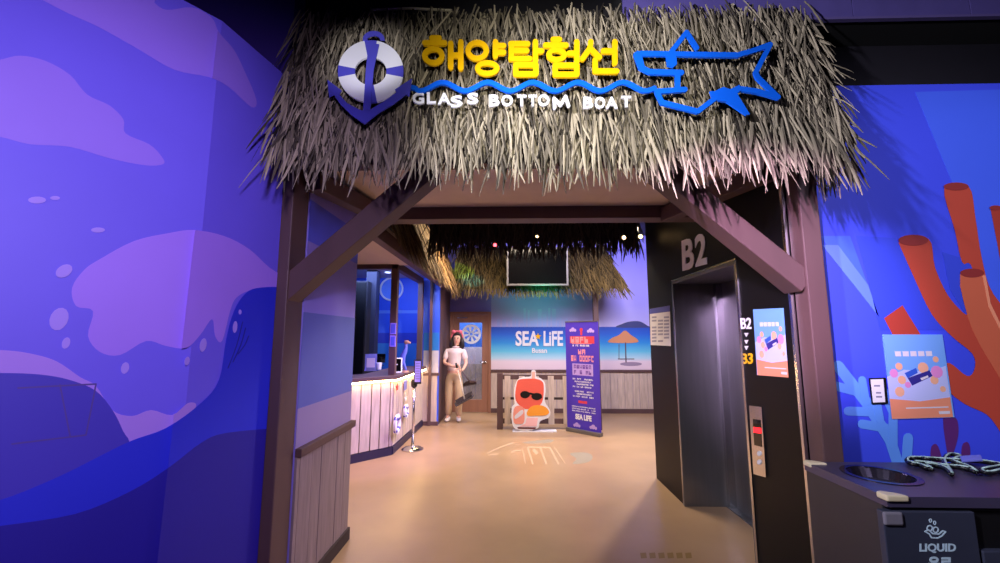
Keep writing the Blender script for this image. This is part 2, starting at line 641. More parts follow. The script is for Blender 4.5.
for i, (dx, dy) in enumerate([(6, 4), (11, 10), (16, 18)]):
    PA.stroke(mb, smooth([(222 + dx, 372 - dy), (232 + dx * .8, 345), (239 + dx * .6, 318 + dy)], closed=False), 0.9, 0.0034, 0.0005)
mb.build('wave_line', PM('mural_wave_line', (24, 26, 150)), wall_left)
for n, (x, y, rx, ry, rot) in enumerate([(59, 319, 9, 12, .5), (66, 343, 4, 6, .4), (125, 368, 4, 6, .3), (203, 345, 3.4, 7, .2), (187, 361, 2.6, 4.5, .2), (37, 200, 9, 3.5, 0),
                        (55, 198, 5, 2, 0), (98, 230, 7, 2.6, 0), (64, 271, 9, 6, -.5), (235, 327, 2.2, 6, .1), (240, 312, 1.5, 2.5, 0)]):
    pts = [(x + rx * math.cos(a) * math.cos(rot) - ry * math.sin(a) * math.sin(rot), y + rx * math.cos(a) * math.sin(rot) + ry * math.sin(a) * math.cos(rot))
           for a in [2 * PI * k / 14 for k in range(14)]]
    mural_left('water_drop', pts, (168, 140, 248), 5)

# ---- right mural wall
RY = 2.46
MB().box(1.735, 5.0, RY, RY + 0.08, 0, 3.08).struct('wall_right', PM('mural_blue', (58, 76, 232)))
wall_right = bpy.data.objects['wall_right']
PR = PX((0, RY, 0), (0, -1, 0))


def mural_right(name, polys, rgb, layer):
    mb = MB()
    for p in polys:
        PR.poly(mb, p, 0.0009 * layer - 0.0008, 0.0009)
    return mb.build(name, PM('print_' + name + str(rgb), rgb), wall_right)


mural_right('light_ray', [[(915, 92), (1060, 88), (1060, 420), (985, 300), (955, 190)], [(820, 236), (850, 236), (879, 317), (866, 300)]], (64, 100, 240), 1)  # printed rays; the large one paints lit wall beside the canopy's shadow
mural_right('light_ray', [[(822, 245), (838, 245), (868, 285), (879, 317), (858, 290)]], (92, 128, 246), 2)
mural_right('dark_ray', [[(856, 236), (895, 238), (922, 282), (948, 330), (880, 330), (868, 280)], [(942, 252), (975, 262), (975, 330), (950, 290)]], (50, 72, 214), 2)
mb = MB()
for pts, w in (([(900, 470), (890, 440), (866, 402), (838, 366)], 11), ([(886, 428), (862, 424)], 9), ([(874, 412), (848, 411)], 9), ([(858, 392), (836, 386)], 9),
               ([(893, 445), (893, 412), (884, 392)], 9), ([(866, 402), (862, 380)], 8), ([(906, 470), (908, 438)], 10), ([(880, 420), (876, 398)], 8)):
    PR.stroke(mb, pts, w, 0.002, 0.0008)
mb.build('seaweed', PM('print_seaweed', (92, 150, 240)), wall_right)
mural_right('purple_coral', [smooth([(943, 420), (950, 416), (957, 420), (958, 436), (952, 456), (948, 456)]), smooth([(931, 448), (936, 444), (940, 452), (942, 464), (932, 464)]), smooth([(962, 446), (967, 442), (970, 448), (969, 462), (962, 462)])], (92, 34, 110), 2)


def q(pts): return sc(pts, 2.01, 880, 170)


ORANGE = (188, 70, 48)
mural_right('coral', [q([(8, 298), (45, 272), (84, 335), (110, 380), (60, 390), (30, 340)])], (170, 58, 42), 3)
mural_right('coral', [q(smooth([(37, 146), (97, 138), (110, 195), (135, 250), (165, 285), (178, 292)], 4, False) + smooth([(205, 250), (182, 190), (165, 185), (150, 120), (129, 36), (178, 33), (192, 100), (205, 180), (228, 250), (300, 330)], 4, False)
             + [(300, 640)] + smooth([(241, 525), (215, 492), (170, 470), (135, 440), (128, 400), (140, 388), (175, 414), (190, 400), (186, 370), (145, 335), (104, 290), (70, 220)], 4, False))], ORANGE, 4)
mural_right('coral', [q([(222, 78), (300, 66), (320, 330), (262, 300), (238, 160)])], (170, 58, 42), 4)
mural_right('coral', [q(smooth([(161, 210), (209, 206), (218, 270), (250, 330), (310, 380), (310, 520), (230, 400), (195, 340), (175, 290)], 3))], (204, 100, 66), 5)
mural_right('coral_highlight', [q([(206, 212), (212, 212), (222, 268), (252, 330), (310, 378), (310, 386), (250, 338), (218, 275)])], (236, 150, 110), 6)
mb = MB()
for x, y, rx, ry in ((153, 33, 25, 8), (67, 141, 30, 11), (185, 207, 24, 9), (232, 76, 12, 5), (26, 284, 22, 3)):
    (cx, cy), = q([(x, y)])
    if rx > 22 or rx == 12:
        PR.ell(mb, cx, cy, rx / 2.01, ry / 2.01, 0.0055, 0.0008)
mb.build('coral_tip', PM('print_coral_tip', (142, 44, 40)), wall_right)

MB().box(1.735, 1.775, 2.42, 2.458, 0, 3.0).struct('trim_13', 'dark')
# ---- overhead: black back wall above the canopy, dark soffit, bulkhead plates
MB().box(-5, 6, 2.72, 2.8, 2.72, 5.2).struct('wall_upper', 'dark')
MB().box(-5, 6, -3, 2.72, 5.2, 5.25).struct('ceiling_venue', 'dark')
bk = MB()
x = 0.72
while x < 5.0:
    bk.box(x + .003, x + .717, 2.46, 2.475, 3.54, 4.6)
    x += 0.72
bk.struct('trim_1', 'plate')
MB().box(0.72, 5.2, 2.45, 2.48, 3.522, 3.538).struct('trim_2', PM('violet_edge', (96, 84, 140)))
MB().box(0.72, 5.2, 2.48, 2.72, 3.53, 4.6).struct('trim_12', PM('matt_black', (4, 4, 5), .9))
MB().box(-3.6, -1.47, 2.56, 2.7, 2.0, 4.6).struct('trim_3', PM('deep_violet_panel', (70, 52, 150)))

# ---- portal: ceiling, wall behind the left post
MB().box(-3.4, 1.62, 2.5, 3.5, 2.64, 2.72).struct('ceiling', 'ceil')
MB().box(-3.4, -1.22, 3.5, 5.9, 2.56, 2.62).struct('ceiling_side', 'ceil')
MB().wall((-1.28, 2.56), (-1.28, 3.42), 0.09, 0, 2.6).struct('wall_entry', PM('mural_lavender_sky', (140, 126, 222)))
we = bpy.data.objects['wall_entry']
PE = PX((-1.28, 0, 0), (1, 0, 0))
ysky = lambda a, b: [(2.56, a), (3.42, a), (3.42, b), (2.56, b)]
for nm, z0, z1, c in (('sky_print', 2.15, 2.42, (84, 92, 226)), ('sea_print', 1.12, 1.70, (92, 104, 190)), ('sand_print', 0.88, 1.12, (150, 134, 186))):
    MB().box(-1.28, -1.278, 2.56, 3.42, z0, z1).build(nm, PM('entry_' + nm, c), we)
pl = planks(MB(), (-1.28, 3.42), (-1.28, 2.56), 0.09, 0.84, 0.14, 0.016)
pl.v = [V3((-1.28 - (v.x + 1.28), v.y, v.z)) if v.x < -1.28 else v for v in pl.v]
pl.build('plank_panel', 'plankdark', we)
MB().box(-1.28, -1.24, 2.56, 3.44, 0.84, 0.89).struct('trim_4', 'brown', 0.004)
MB().box(-1.28, -1.25, 2.56, 3.44, 0.0, 0.09).struct('baseboard_entry', 'groove', 0.004)

# ---- elevator wall with its opening
EX = 1.6
EY0, EY1, EZ = 2.985, 4.17, 2.09
ew = MB()
ew.box(EX, EX + 0.1, 2.44, EY0, 0, 3.6)
ew.box(EX, EX + 0.1, EY1, 4.92, 0, 3.6)
ew.box(EX, EX + 0.1, EY0, EY1, EZ, 3.6)
ew.box(EX + .1, EX + 2.6, 4.84, 4.92, 0, 3.6)
wall_elev = ew.struct('wall_elevator', 'blackwall')
PEL = PX((EX, 0, 0), (-1, 0, 0))
door_1 = MB().box(EX + .44, EX + .47, EY0, (EY0 + EY1) / 2 - .002, 0.0, EZ).box(EX + .44, EX + .47, (EY0 + EY1) / 2 + .002, EY1, 0.0, EZ).struct('door_1', 'steel')
fr = MB()
fr.box(EX - .012, EX + .44, EY1 - .03, EY1, 0, EZ)
fr.box(EX - .004, EX + .44, EY0, EY0 + .03, 0, EZ)
fr.box(EX - .012, EX + .44, EY0, EY1, EZ - .03, EZ)
fr.build('door_frame', 'steel', door_1, 0.003)
MB().box(EX - .008, EX + .012, EY1 - .012, EY1 + .012, 0, EZ).box(EX - .008, EX + .012, EY0 - .012, EY0 + .012, 0, EZ).box(EX - .008, EX + .012, EY0 - .012, EY1 + .012, EZ - .012, EZ + .012).build('door_trim', 'chrome', door_1)
MB().box(EX + .38, EX + .44, EY1 - .08, EY1 - .03, 0, EZ - .03).build('door_edge', 'chrome', door_1)
MB().box(EX + .37, EX + .44, EY0 + .03, EY1 - .03, 0, 0.006).build('door_sill', 'steel', door_1)
MB().box(EX - .008, EX + .012, 2.425, 2.445, 0, 2.6).struct('trim_5', 'chrome')
# printed floor marks on the elevator wall
sgn = root('floor_number_sign', 'large pale B2 lettering on black wall above steel elevator', 'sign', (EX, 3.9, 2.3))
PEL.text('B', (683, 271), (695, 268), (682, 241), 0, 0.006, 0.03).build('letter', 'white', sgn)
PEL.text('2', (696, 267), (707.5, 264), (695, 236), 0, 0.006, 0.03).build('number', 'white', sgn)
PEL.stroke(MB(), [(693, 243), (698, 231)], 0.01, 0.001)
sgn = root('floor_guide_sign', 'small white B2, arrows and yellow B3 on black wall beside elevator', 'sign', (EX, 2.8, 1.6))
PEL.text('B2', (741, 329), (751.5, 329), (741, 318), 0, 0.003, 0.02).build('floor_text', 'white', sgn)
PEL.text('B3', (742, 364), (753, 364), (742, 353.5), 0, 0.003, 0.02).build('floor_text', 'yellow', sgn, label='yellow B3 text')
for yy in (335, 342, 348):
    PEL.poly(MB(), [(744.6, yy - 2), (748.6, yy - 2), (746.6, yy + 2)], 0, 0.003).build('arrow', 'white', sgn)

# ---- hall shell
BY = 8.9
bw = MB()
bw.box(-0.42, 4.0, BY, BY + .1, 0, 3.7)
bw.box(-1.36, -0.42, BY, BY + .1, 2.06, 3.7)
wall_back = bw.struct('wall_back', PM('beach_sky', (128, 124, 232)))


def band(name, z0, z1, rgb, layer, y=BY, x0=-0.42, x1=4.0):
    return MB().box(x0, x1, y - .001 * layer, y, z0, z1).build(name, PM('beach_' + name, rgb), wall_back)


MB().box(-0.42, 4.0, BY - .001, BY, .86, 1.75).build('sea_print', ramp_z('beach_sea', [(.86, (226, 204, 214)), (1.04, (224, 208, 220)), (1.10, (176, 214, 230)), (1.24, (96, 190, 222)), (1.42, (40, 140, 214)), (1.60, (30, 96, 204)), (1.75, (36, 78, 188))]), wall_back)
MB().box(-0.42, 4.0, BY - .001, BY, 1.75, 3.4).build('sky_print', ramp_z('beach_heaven', [(1.75, (188, 184, 236)), (2.2, (160, 156, 236)), (3.4, (112, 108, 228))]), wall_back)
PBk = PX((0, BY, 0), (0, -1, 0))
mb = MB()
r2 = random.Random(5)
x = 497
while x < 566:
    w = r2.uniform(1.5, 4)
    h = r2.uniform(4, 20) * (1.0 if 515 < x < 560 else .5)
    PBk.poly(mb, [(x, 327), (x + w, 327), (x + w, 327 - h), (x, 327 - h)], 0.0015, 0.001)
    x += w + r2.uniform(.2, 2.5)
mb.build('city_skyline', PM('beach_skyline', (168, 180, 240)), wall_back)
PBk.poly(MB(), smooth([(617, 327.5), (622, 324), (630, 321.5), (640, 321.5), (648, 326), (652, 327.5)]), 0.0015, 0.001).build('island', PM('beach_island', (58, 66, 122)), wall_back)
PBk.poly(MB(), smooth([(608, 342), (612, 338), (619, 335), (625, 330.5), (631, 335), (637, 339), (638, 342), (630, 343), (618, 343)]), 0.005, 0.001).build('parasol_print', PM('beach_parasol', (206, 140, 96)), wall_back)
mb = MB()
PBk.stroke(mb, [(625.5, 343), (626, 362)], 1.2, 0.005, 0.001)
PBk.stroke(mb, [(619, 344), (619, 359)], .6, 0.005, 0.001)
PBk.stroke(mb, [(618, 359), (634, 359)], .8, 0.005, 0.001)
mb.build('parasol_pole_print', PM('beach_pole', (90, 70, 84)), wall_back)
PBk.ell(MB(), 631, 364, 11, 2, 0.005, 0.001).build('shadow_print', PM('beach_shade', (150, 134, 158)), wall_back)
planks(MB(), (-0.42, BY), (4.0, BY), 0.09, 0.83, 0.15).build('plank_panel', 'plank', wall_back)
MB().box(-0.42, 4, BY - .045, BY, 0.82, 0.87).struct('trim_6', 'brown', 0.004)
MB().box(-0.42, 4, BY - .03, BY, 0, 0.09).struct('baseboard_back', 'brown', 0.004)
MB().box(-5, 5, 3.52, 9.1, 3.7, 3.78).struct('ceiling_hall', 'dark')
MB().box(4.0, 4.08, 4.9, 9.0, 0, 3.7).struct('wall_hall_right', 'dark')
MB().box(-5, 1.62, 3.42, 3.5, 2.72, 3.7).struct('wall_over_portal', 'dark')

# ---- back door in a timber frame, corridor seen through its pane
door_2 = MB()
dl, dr, dz = -1.22, -0.48, 2.0
dm = MB()
dm.box(dl, dl + .13, BY - .01, BY + .035, 0.01, dz)
dm.box(dr - .13, dr, BY - .01, BY + .035, 0.01, dz)
dm.box(dl + .13, dr - .13, BY - .01, BY + .035, 0.01, .26)
dm.box(dl + .13, dr - .13, BY - .01, BY + .035, 1.84, dz)
door_2 = dm.struct('door_2', 'doorwood', 0.004)
f = MB()
f.box(dl - .07, dl - .002, BY - .03, BY + .1, 0, dz + .07)
f.box(dr + .002, dr + .06, BY - .03, BY + .1, 0, dz + .07)
f.box(dl - .002, dr + .002, BY - .03, BY + .1, dz + .004, dz + .07)
f.build('door_frame', 'doorwood', door_2, 0.004)
MB().box(dl + .12, dr - .12, BY + .008, BY + .016, .25, 1.85).build('pane', 'glass', door_2)
h = MB().tube([(dr - .06, BY - .01, 1.02), (dr - .06, BY - .06, 1.02), (dr - .17, BY - .06, 1.02)], 0.011)
h.lathe((dr - .06, BY - .01, 1.02), [(.026, 0), (.026, .01)], 16, (0, -1, 0))
h.build('door_handle', 'chrome', door_2, smooth=True)
MB().box(dl + .08, dl + .3, BY - .03, BY - .01, 1.93, 1.955).build('door_closer', 'chrome', door_2)
hw = MB()
hc = V3((-0.84, BY + .004, 1.6))
for k in range(40):
    a, b = 2 * PI * k / 40, 2 * PI * (k + 1) / 40
    for ri, ro in ((.155, .205), (.03, .06)):
        hw.prism([hc + V3((math.cos(t) * rr, 0, math.sin(t) * rr)) for t, rr in ((a, ri), (a, ro), (b, ro), (b, ri))], (0, -.003, 0))
for k in range(8):
    a = PI * k / 4 + .2
    d = V3((math.cos(a), 0, math.sin(a)))
    e = V3((-d.z, 0, d.x))
    hw.prism([hc + d * .04 - e * .012, hc + d * .16 - e * .03, hc + d * .16 + e * .03, hc + d * .04 + e * .012], (0, -.003, 0))
hw.build('ship_wheel_sticker', 'white', door_2)
cw = MB().box(-2.2, 0.4, 10.2, 10.3, 0, 3).struct('wall_corridor', PM('corridor_sea', (60, 110, 200)))
MB().box(-2.2, 0.4, 10.19, 10.2, 0.9, 1.3).build('sand_print', PM('corridor_sand', (206, 196, 206)), cw)
planks(MB(), (-2.2, 10.2), (0.4, 10.2), 0, .9, .15).build('plank_panel', 'plank', cw)
lamp('AREA', 'corridor_lamp', (-0.9, 9.5, 2.7), (-0.9, 9.9, 0), 80, (1, .85, .75), 0.6)
MB().box(-2.2, 0.4, 9.0, 10.3, 2.9, 3.0).struct('ceiling_corridor', 'ceil')

# ---- ticket-booth end wall (boards below, beach print above) and alcove side
MB().box(-1.38, -1.30, 7.70, BY + .05, 0, 2.6).struct('wall_alcove', 'brown')
wb = MB().box(-1.6, -1.30, 7.62, 7.70, 0, 2.6).struct('wall_counter_end', PM('booth_sky', (52, 92, 226)))
MB().box(-1.575, -1.30, 7.617, 7.62, .86, 1.35).build('beach_print', PM('booth_sand', (196, 190, 200)), wb)
MB().box(-1.575, -1.30, 7.616, 7.62, 1.3, 1.62).build('sea_print', PM('booth_sea', (40, 120, 200)), wb)
planks(MB(), (-1.58, 7.62), (-1.30, 7.62), .07, .86, .14).build('plank_panel', 'plank', wb)
MB().box(-1.60, -1.29, 7.59, 7.62, .86, .91).struct('trim_7', 'brown', .003)
MB().box(-1.60, -1.29, 7.592, 7.62, 0, .07).struct('baseboard_counter_end', 'brown', .003)
MB().box(-1.47, -1.42, 7.56, 7.60, 0, 2.6).struct('trim_8', 'brown', .003)
MB().box(-3.6, -1.6, 8.2, 8.3, 0, 2.8).struct('wall_booth_back', PM('booth_back_sea', (38, 86, 226)))
wbb = bpy.data.objects['wall_booth_back']
MB().box(-3.6, -1.6, 8.197, 8.2, 0.9, 1.45).build('sea_print', PM('booth_back_water', (44, 122, 214)), wbb)
MB().box(-3.6, -1.6, 8.195, 8.2, 1.42, 1.62).build('horizon_print', PM('booth_back_horizon', (30, 56, 190)), wbb)
MB().box(-3.6, -1.6, 8.196, 8.2, 2.0, 2.06).build('cloud_print', PM('booth_back_cloud', (96, 140, 236)), wbb)
MB().box(-3.7, -3.6, 2.5, 8.3, 0, 2.8).struct('wall_booth_left', PM('booth_side', (70, 60, 150)))
MB().box(-3.7, -1.3, 5.9, 8.3, 2.70, 2.76).struct('ceiling_booth', PM('booth_ceiling', (160, 160, 190)))
# ================================================================== ENTRANCE CANOPY
can = root('thatched_canopy', 'wide grey thatched entrance canopy on brown timber posts over the doorway', 'canopy', (0.2, 2.4, 0))
TL, TR = V3((-1.36, 2.50, 3.66)), V3((1.84, 2.50, 3.66))
BL, BR = V3((-1.26, 2.12, 2.56)), V3((1.70, 2.12, 2.53))
rn = (BL - TL).cross(TR - TL).normalized()
rn = rn if rn.y < 0 else -rn
sl = MB()
sl.hexa([BL, BR, BR - rn * .05, BL - rn * .05, TL, TR, TR - rn * .05, TL - rn * .05])
sl.hexa([(1.64, 2.14, 2.58), (1.68, 2.14, 2.58), (1.68, 2.44, 2.58), (1.64, 2.44, 2.58), (1.80, 2.5, 3.64), (1.84, 2.5, 3.64), (1.84, 2.56, 3.64), (1.80, 2.56, 3.64)])
sl.build('roof_panel', 'thatchbase', can)
th = thatch(TL, TR, BL, BR, rn, 13, 400, 0.31, 0.0125, 2, spread=.20, lift=.07)
th.build('thatch', 'thatch', can, stuff=True)
th = thatch(TR + V3((0, -.02, -.05)), V3((1.84, 2.6, 3.6)), BR, V3((1.70, 2.42, 2.58)), (1, -.15, .2), 10, 60, .30, .0125, 6, spread=.3)
th.build('side_thatch', 'thatch', can, stuff=True)
MB().tube([onY(372, 10, 2.47), onY(410, 8.4, 2.46), onY(452, 10.5, 2.47)], 0.008).build('ridge_cord', PM('cord_cream', (200, 190, 160)), can)
MB().box(-1.42, -1.282, 2.362, 2.55, 0, 2.64).build('post', 'brown', can, .006)
MB().box(1.612, 1.715, 2.31, 2.42, 0, 2.64).build('post', 'brown', can, .006)
MB().box(-1.282, 1.612, 2.39, 2.49, 2.575, 2.635).build('header_beam', 'brown', can, .006)
MB().beam((-1.33, 2.447, 1.80), (-0.47, 2.447, 2.56), 0.13, 0.15, (0, 1, 0)).build('brace', 'brown', can, .006)
MB().beam((1.63, 2.40, 1.838), (0.80, 2.40, 2.58), 0.12, 0.15, (0, 1, 0)).build('brace', 'brown', can, .006)
MB().beam((-1.24, 2.5, 2.52), (-1.10, 3.46, 2.57), 0.10, 0.12).build('corner_brace', 'brown', can, .006)
MB().beam((1.55, 2.45, 2.54), (1.30, 3.46, 2.56), 0.10, 0.12).build('corner_brace', 'brown', can, .006)
MB().box(-1.3, 1.598, 3.44, 3.60, 2.535, 2.66).struct('trim_9', 'brown', .004)      # inner portal beam
MB().box(-1.28, -1.19, 3.6, 7.7, 2.43, 2.56).struct('trim_10', 'brown', .004)          # plate along the booth side

# ------------------------------------------------------------------ sign letters mounted on the thatch slope
S0 = BL + rn * 0.11
PS = PX(S0, rn)
LT = 0.010
sign = root('sign_lettering', 'raised yellow Korean and white English lettering above a blue wave line on the thatch', 'sign', tuple(PS.at(525, 75)))


def z4(pts): return sc(pts, 4.167, 400, 25)


def hangul(strokes, rings):
    mb = MB()
    for k, (pts, closed) in enumerate(strokes):
        PS.stroke(mb, z4(pts), 5.6, 0.0003 * k, LT, closed)
    for cx, cy, rx, ry in rings:
        (x, y), = z4([(cx, cy)])
        PS.ring(mb, x, y, rx / 4.167, ry / 4.167, 5.4, 0, LT)
    mb.build('korean_letter', 'yellow', sign)


hangul([([(134, 60), (164, 60)], 0), ([(104, 80), (186, 80)], 0), ([(212, 82), (212, 182)], 0), ([(212, 132), (252, 132)], 0), ([(254, 76), (254, 186)], 0)], [(140, 134, 36, 29)])
hangul([([(398, 76), (398, 136)], 0), ([(398, 92), (432, 92)], 0), ([(398, 120), (432, 120)], 0)], [(322, 112, 38, 33), (364, 186, 40, 22)])
hangul([([(462, 84), (532, 84)], 0), ([(466, 113), (528, 113)], 0), ([(462, 146), (540, 146)], 0), ([(464, 84), (464, 146)], 0), ([(564, 76), (564, 158)], 0), ([(564, 114), (590, 114)], 0),
        ([(482, 172), (566, 172), (566, 210), (482, 210)], 1)], [])
hangul([([(638, 66), (664, 66)], 0), ([(606, 90), (692, 90)], 0), ([(736, 76), (736, 158)], 0), ([(704, 124), (736, 124)], 0), ([(646, 174), (736, 174), (736, 212), (646, 212)], 1)], [(652, 130, 32, 20)])
hangul([([(794, 76), (790, 104), (760, 146)], 0), ([(792, 104), (830, 140)], 0), ([(894, 76), (894, 164)], 0), ([(846, 114), (894, 114)], 0), ([(812, 152), (812, 198), (902, 198)], 0)], [])
wv = [(412 + i * 2, 87.5 - 4.2 * math.cos((412 + i * 2 - 420 + 22) / 45.0 * 2 * PI) * (1 if i > 2 else .5) + (0.3)) for i in range(122)]
mb = MB()
PS.stroke(mb, wv, 4.6, 0, LT)
mb.build('wave_line', 'blue', sign)
for word in ((('G', 412.5, 424.5, 93.5, 105, 0), ('L', 427, 436, 93.5, 105, .05), ('A', 438, 451, 94, 105.5, 0), ('S', 450.5, 462.5, 97.5, 109, .12), ('S', 467.5, 478.5, 94, 105, 0)),
             (('B', 489, 499.5, 96, 107.5, .05), ('O', 501.5, 513, 96, 107, 0), ('T', 517, 526.5, 96, 107, 0), ('T', 528.5, 537, 96, 107, 0), ('O', 538, 549.5, 95.5, 107, 0), ('M', 553, 569, 98, 109, .18)),
             (('B', 583, 593, 98, 109.5, 0), ('O', 594.5, 605, 98, 109.5, 0), ('A', 605.5, 617.5, 98, 109.5, 0), ('T', 621, 631, 97, 108, .0))):
    for ch, x0, x1, y0, y1, tilt in word:
        sh = tilt * (x1 - x0)
        if ch == 'M':
            PS.stroke(MB(), [(554.5, 109), (554, 99.5), (560.5, 106), (565.5, 97.5), (568.5, 107)], 3.2, 0, LT * .8).build('letter', 'white', sign)
            continue
        PS.text(ch, (x0 + sh * .3, y1), (x1 + sh * .3, y1 - sh), (x0, y0), 0, LT * .8, 0.03 if ch != 'M' else 0.012).build('letter', 'white', sign)

sh = root('shark_sign', 'blue shark outline sign on the thatch right of the lettering', 'sign', tuple(PS.at(700, 75)))


def z5(pts): return sc(pts, 5.117, 620, 20)


for nm, pts, w, cl in (('back_line', [(105, 178), (250, 180), (440, 184), (600, 186), (690, 160), (765, 132)], 5, 0),
                       ('fin', [(258, 172), (338, 70), (390, 150)], 4.8, 0),
                       ('tail', [(765, 132), (690, 275), (700, 300), (805, 402), (700, 372), (610, 358)], 5, 0),
                       ('snout', [(80, 185), (105, 250), (150, 272), (312, 276)], 5.4, 0),
                       ('jaw', [(292, 276), (292, 360)], 5.4, 0), ('jaw', [(330, 362), (185, 372), (212, 428), (395, 474), (500, 395)], 5, 0)):
    mb = MB()
    PS.stroke(mb, z5(pts), w, {'fin': .0012, 'tail': .0008, 'snout': .0004, 'jaw': .0016}.get(nm, 0), LT, cl)
    mb.build(nm, 'blue', sh)
mb = MB()
PS.poly(snt := MB(), z5([(68, 190), (85, 165), (105, 170), (125, 250), (85, 235)]), .002, LT)
PS.poly(mb, z5([(232, 185), (286, 185), (288, 235), (270, 250), (238, 240)]), .0024, LT)
mb.build('eye', 'blue', sh)
snt.build('snout_tip', 'blue', sh)
mb = MB()
PS.poly(mb, z5([(455, 372), (480, 372), (525, 350), (560, 362), (605, 340), (620, 362), (596, 385), (660, 490), (640, 494), (540, 425), (500, 420), (470, 410)]), .0028, LT)
mb.build('side_fin', 'blue', sh)

em = root('anchor_emblem', 'indigo anchor with white and indigo life ring on the thatch', 'sign', tuple(PS.at(370, 80)))
zx = lambda x, y: (320 + x / 5.118, 20 + y / 5.118)
cx, cy = zx(262, 270)
for a0 in (0, 90, 180, 270):
    PS.ring(MB(), cx, cy, 24.2, 22.4, 17, .011, LT, a0 + 11, a0 + 79, 12).build('ring_segment', 'white', em)
for a0 in (0, 90, 180, 270):
    PS.ring(MB(), cx, cy, 24.2, 22.4, 17, .011, LT, a0 - 11, a0 + 11, 5).build('ring_band', 'deepblue', em)
mb = MB()
PS.poly(mb, [zx(*p) for p in [(250, 125), (304, 128), (276, 260), (258, 470), (222, 470), (236, 260)]], .022, .006)
PS.ring(mb, *zx(276, 104), 8.6, 6.2, 4.6, .022, .006, 175, 365, 16)
PS.poly(mb, [zx(*p) for p in [(40, 310), (112, 365), (100, 385), (140, 430), (200, 462), (232, 470), (265, 460), (330, 420), (392, 375), (385, 360), (472, 303), (458, 395), (440, 385), (380, 432), (300, 480), (228, 536), (160, 488), (110, 440), (72, 385), (48, 398)]], .022, .006)
mb.build('anchor', 'deepblue', em)

# ================================================================== HALL: thatched awning, fringe, hut
aw = root('thatched_awning', 'golden reed awning hanging along the left side over the ticket counter', 'awning', (-1.15, 6.0, 2.4))
MB().hexa([(-1.19, 3.75, 2.60), (-1.16, 3.75, 2.60), (-1.16, 8.3, 2.58), (-1.19, 8.3, 2.58), (-1.45, 3.75, 3.4), (-1.42, 3.75, 3.4), (-1.42, 8.3, 3.4), (-1.45, 8.3, 3.4)]).build('awning_panel', 'thatchbase', aw)
thatch((-1.42, 3.7, 3.35), (-1.42, 8.3, 3.35), (-1.13, 3.7, 2.55), (-1.13, 8.3, 2.52), (1, 0, .35), 9, 230, .30, .02, 12, spread=.3).build('thatch', 'thatchgold', aw, stuff=True)
fg = root('thatch_fringe', 'dark reed fringe hanging above the hall beyond the inner portal beam', 'fringe', (0.5, 5.05, 2.72))
MB().box(-1.0, 1.56, 5.04, 5.10, 2.72, 3.5).build('fringe_panel', 'thatchbase', fg)
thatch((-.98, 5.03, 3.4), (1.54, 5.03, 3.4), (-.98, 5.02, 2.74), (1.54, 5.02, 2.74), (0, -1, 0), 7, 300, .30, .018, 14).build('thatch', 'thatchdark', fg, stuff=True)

hut = root('beach_hut_roof', 'thatched hut roof on the back wall behind the television', 'roof', (0.5, 8.4, 2.3))
hTL, hTR, hBL, hBR = V3((-1.1, 8.75, 3.42)), V3((1.95, 8.75, 3.42)), V3((-1.15, 8.1, 2.5)), V3((2.22, 8.1, 2.5))
hn = V3((0, -.82, .58))
MB().hexa([hBL, hBR, hBR + V3((0, .04, -.03)), hBL + V3((0, .04, -.03)), hTL, hTR, hTR + V3((0, .04, -.03)), hTL + V3((0, .04, -.03))]).build('roof_panel', 'thatchbase', hut)
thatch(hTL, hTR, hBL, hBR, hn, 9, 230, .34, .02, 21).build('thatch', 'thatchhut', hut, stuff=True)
MB().box(1.62, 1.72, 8.30, 8.40, 0, 2.75).build('post', 'brown', hut, .005)

# television
tv = root('television', 'wall-hung black television with grey bezel in front of the hut roof', 'television', (0.45, 7.75, 2.6))
ty = 7.78
a, b = onY(506.5, 247.5, ty), onY(568.5, 285.5, ty)
x0, x1, z0, z1 = a.x, b.x, b.z, a.z
bz = .035
MB().box(x0 + bz, x1 - bz, ty + .006, ty + .05, z0 + bz, z1 - bz).build('screen', 'screen', tv)
MB().box(x0, x0 + bz, ty - .01, ty + .06, z0, z1).box(x1 - bz, x1, ty - .01, ty + .06, z0, z1).box(x0 + bz, x1 - bz, ty - .01, ty + .06, z0, z0 + bz).box(x0 + bz, x1 - bz, ty - .01, ty + .06, z1 - bz, z1).build('bezel', 'tvframe', tv, .003)
MB().box(x0 + .1, x1 - .1, ty + .05, ty + .09, z0 + .08, z1 - .08).build('back_cover', 'black', tv)
mb = MB()
for xx in ((x0 + x1) / 2 - .2, (x0 + x1) / 2 + .2):
    mb.box(xx - .02, xx + .02, ty + .09, ty + .12, z0 + .3, 3.7)
mb.build('ceiling_mount', 'black', tv)

# small ceiling lamps
for px, py, yy, mat, lab in ((624, 237.5, 4.7, 'lens', 'small lit spotlight hanging near the hut, left of the bright pair'), (640.5, 236.5, 4.6, 'lens', 'small lit spotlight beside the black elevator wall, right of the bright pair'),
                             (537, 236.5, 4.7, 'lens', 'dim warm spotlight hanging above the television'), (495, 245, 4.7, 'redlens', 'small red lamp hanging left of the television')):
    p = onY(px, py, yy)
    sp = root('spotlight', lab, 'lamp', tuple(p), 'hall spotlights')
    r_ = .02 if mat == 'lens' else .02
    if px == 537: r_ = .013
    MB().lathe(p + V3((0, .02, 0)), [(r_ * 1.4, 0), (r_ * 1.5, .06), (r_, .12)], 14, (0, .9, .5)).build('housing', 'black', sp)
    MB().ball(p, r_, n=10, m=6).build('lens', mat, sp)
    MB().tube([p + V3((0, .1, .06)), (p.x, p.y + .1, 3.7)], .008).build('stem', 'black', sp)

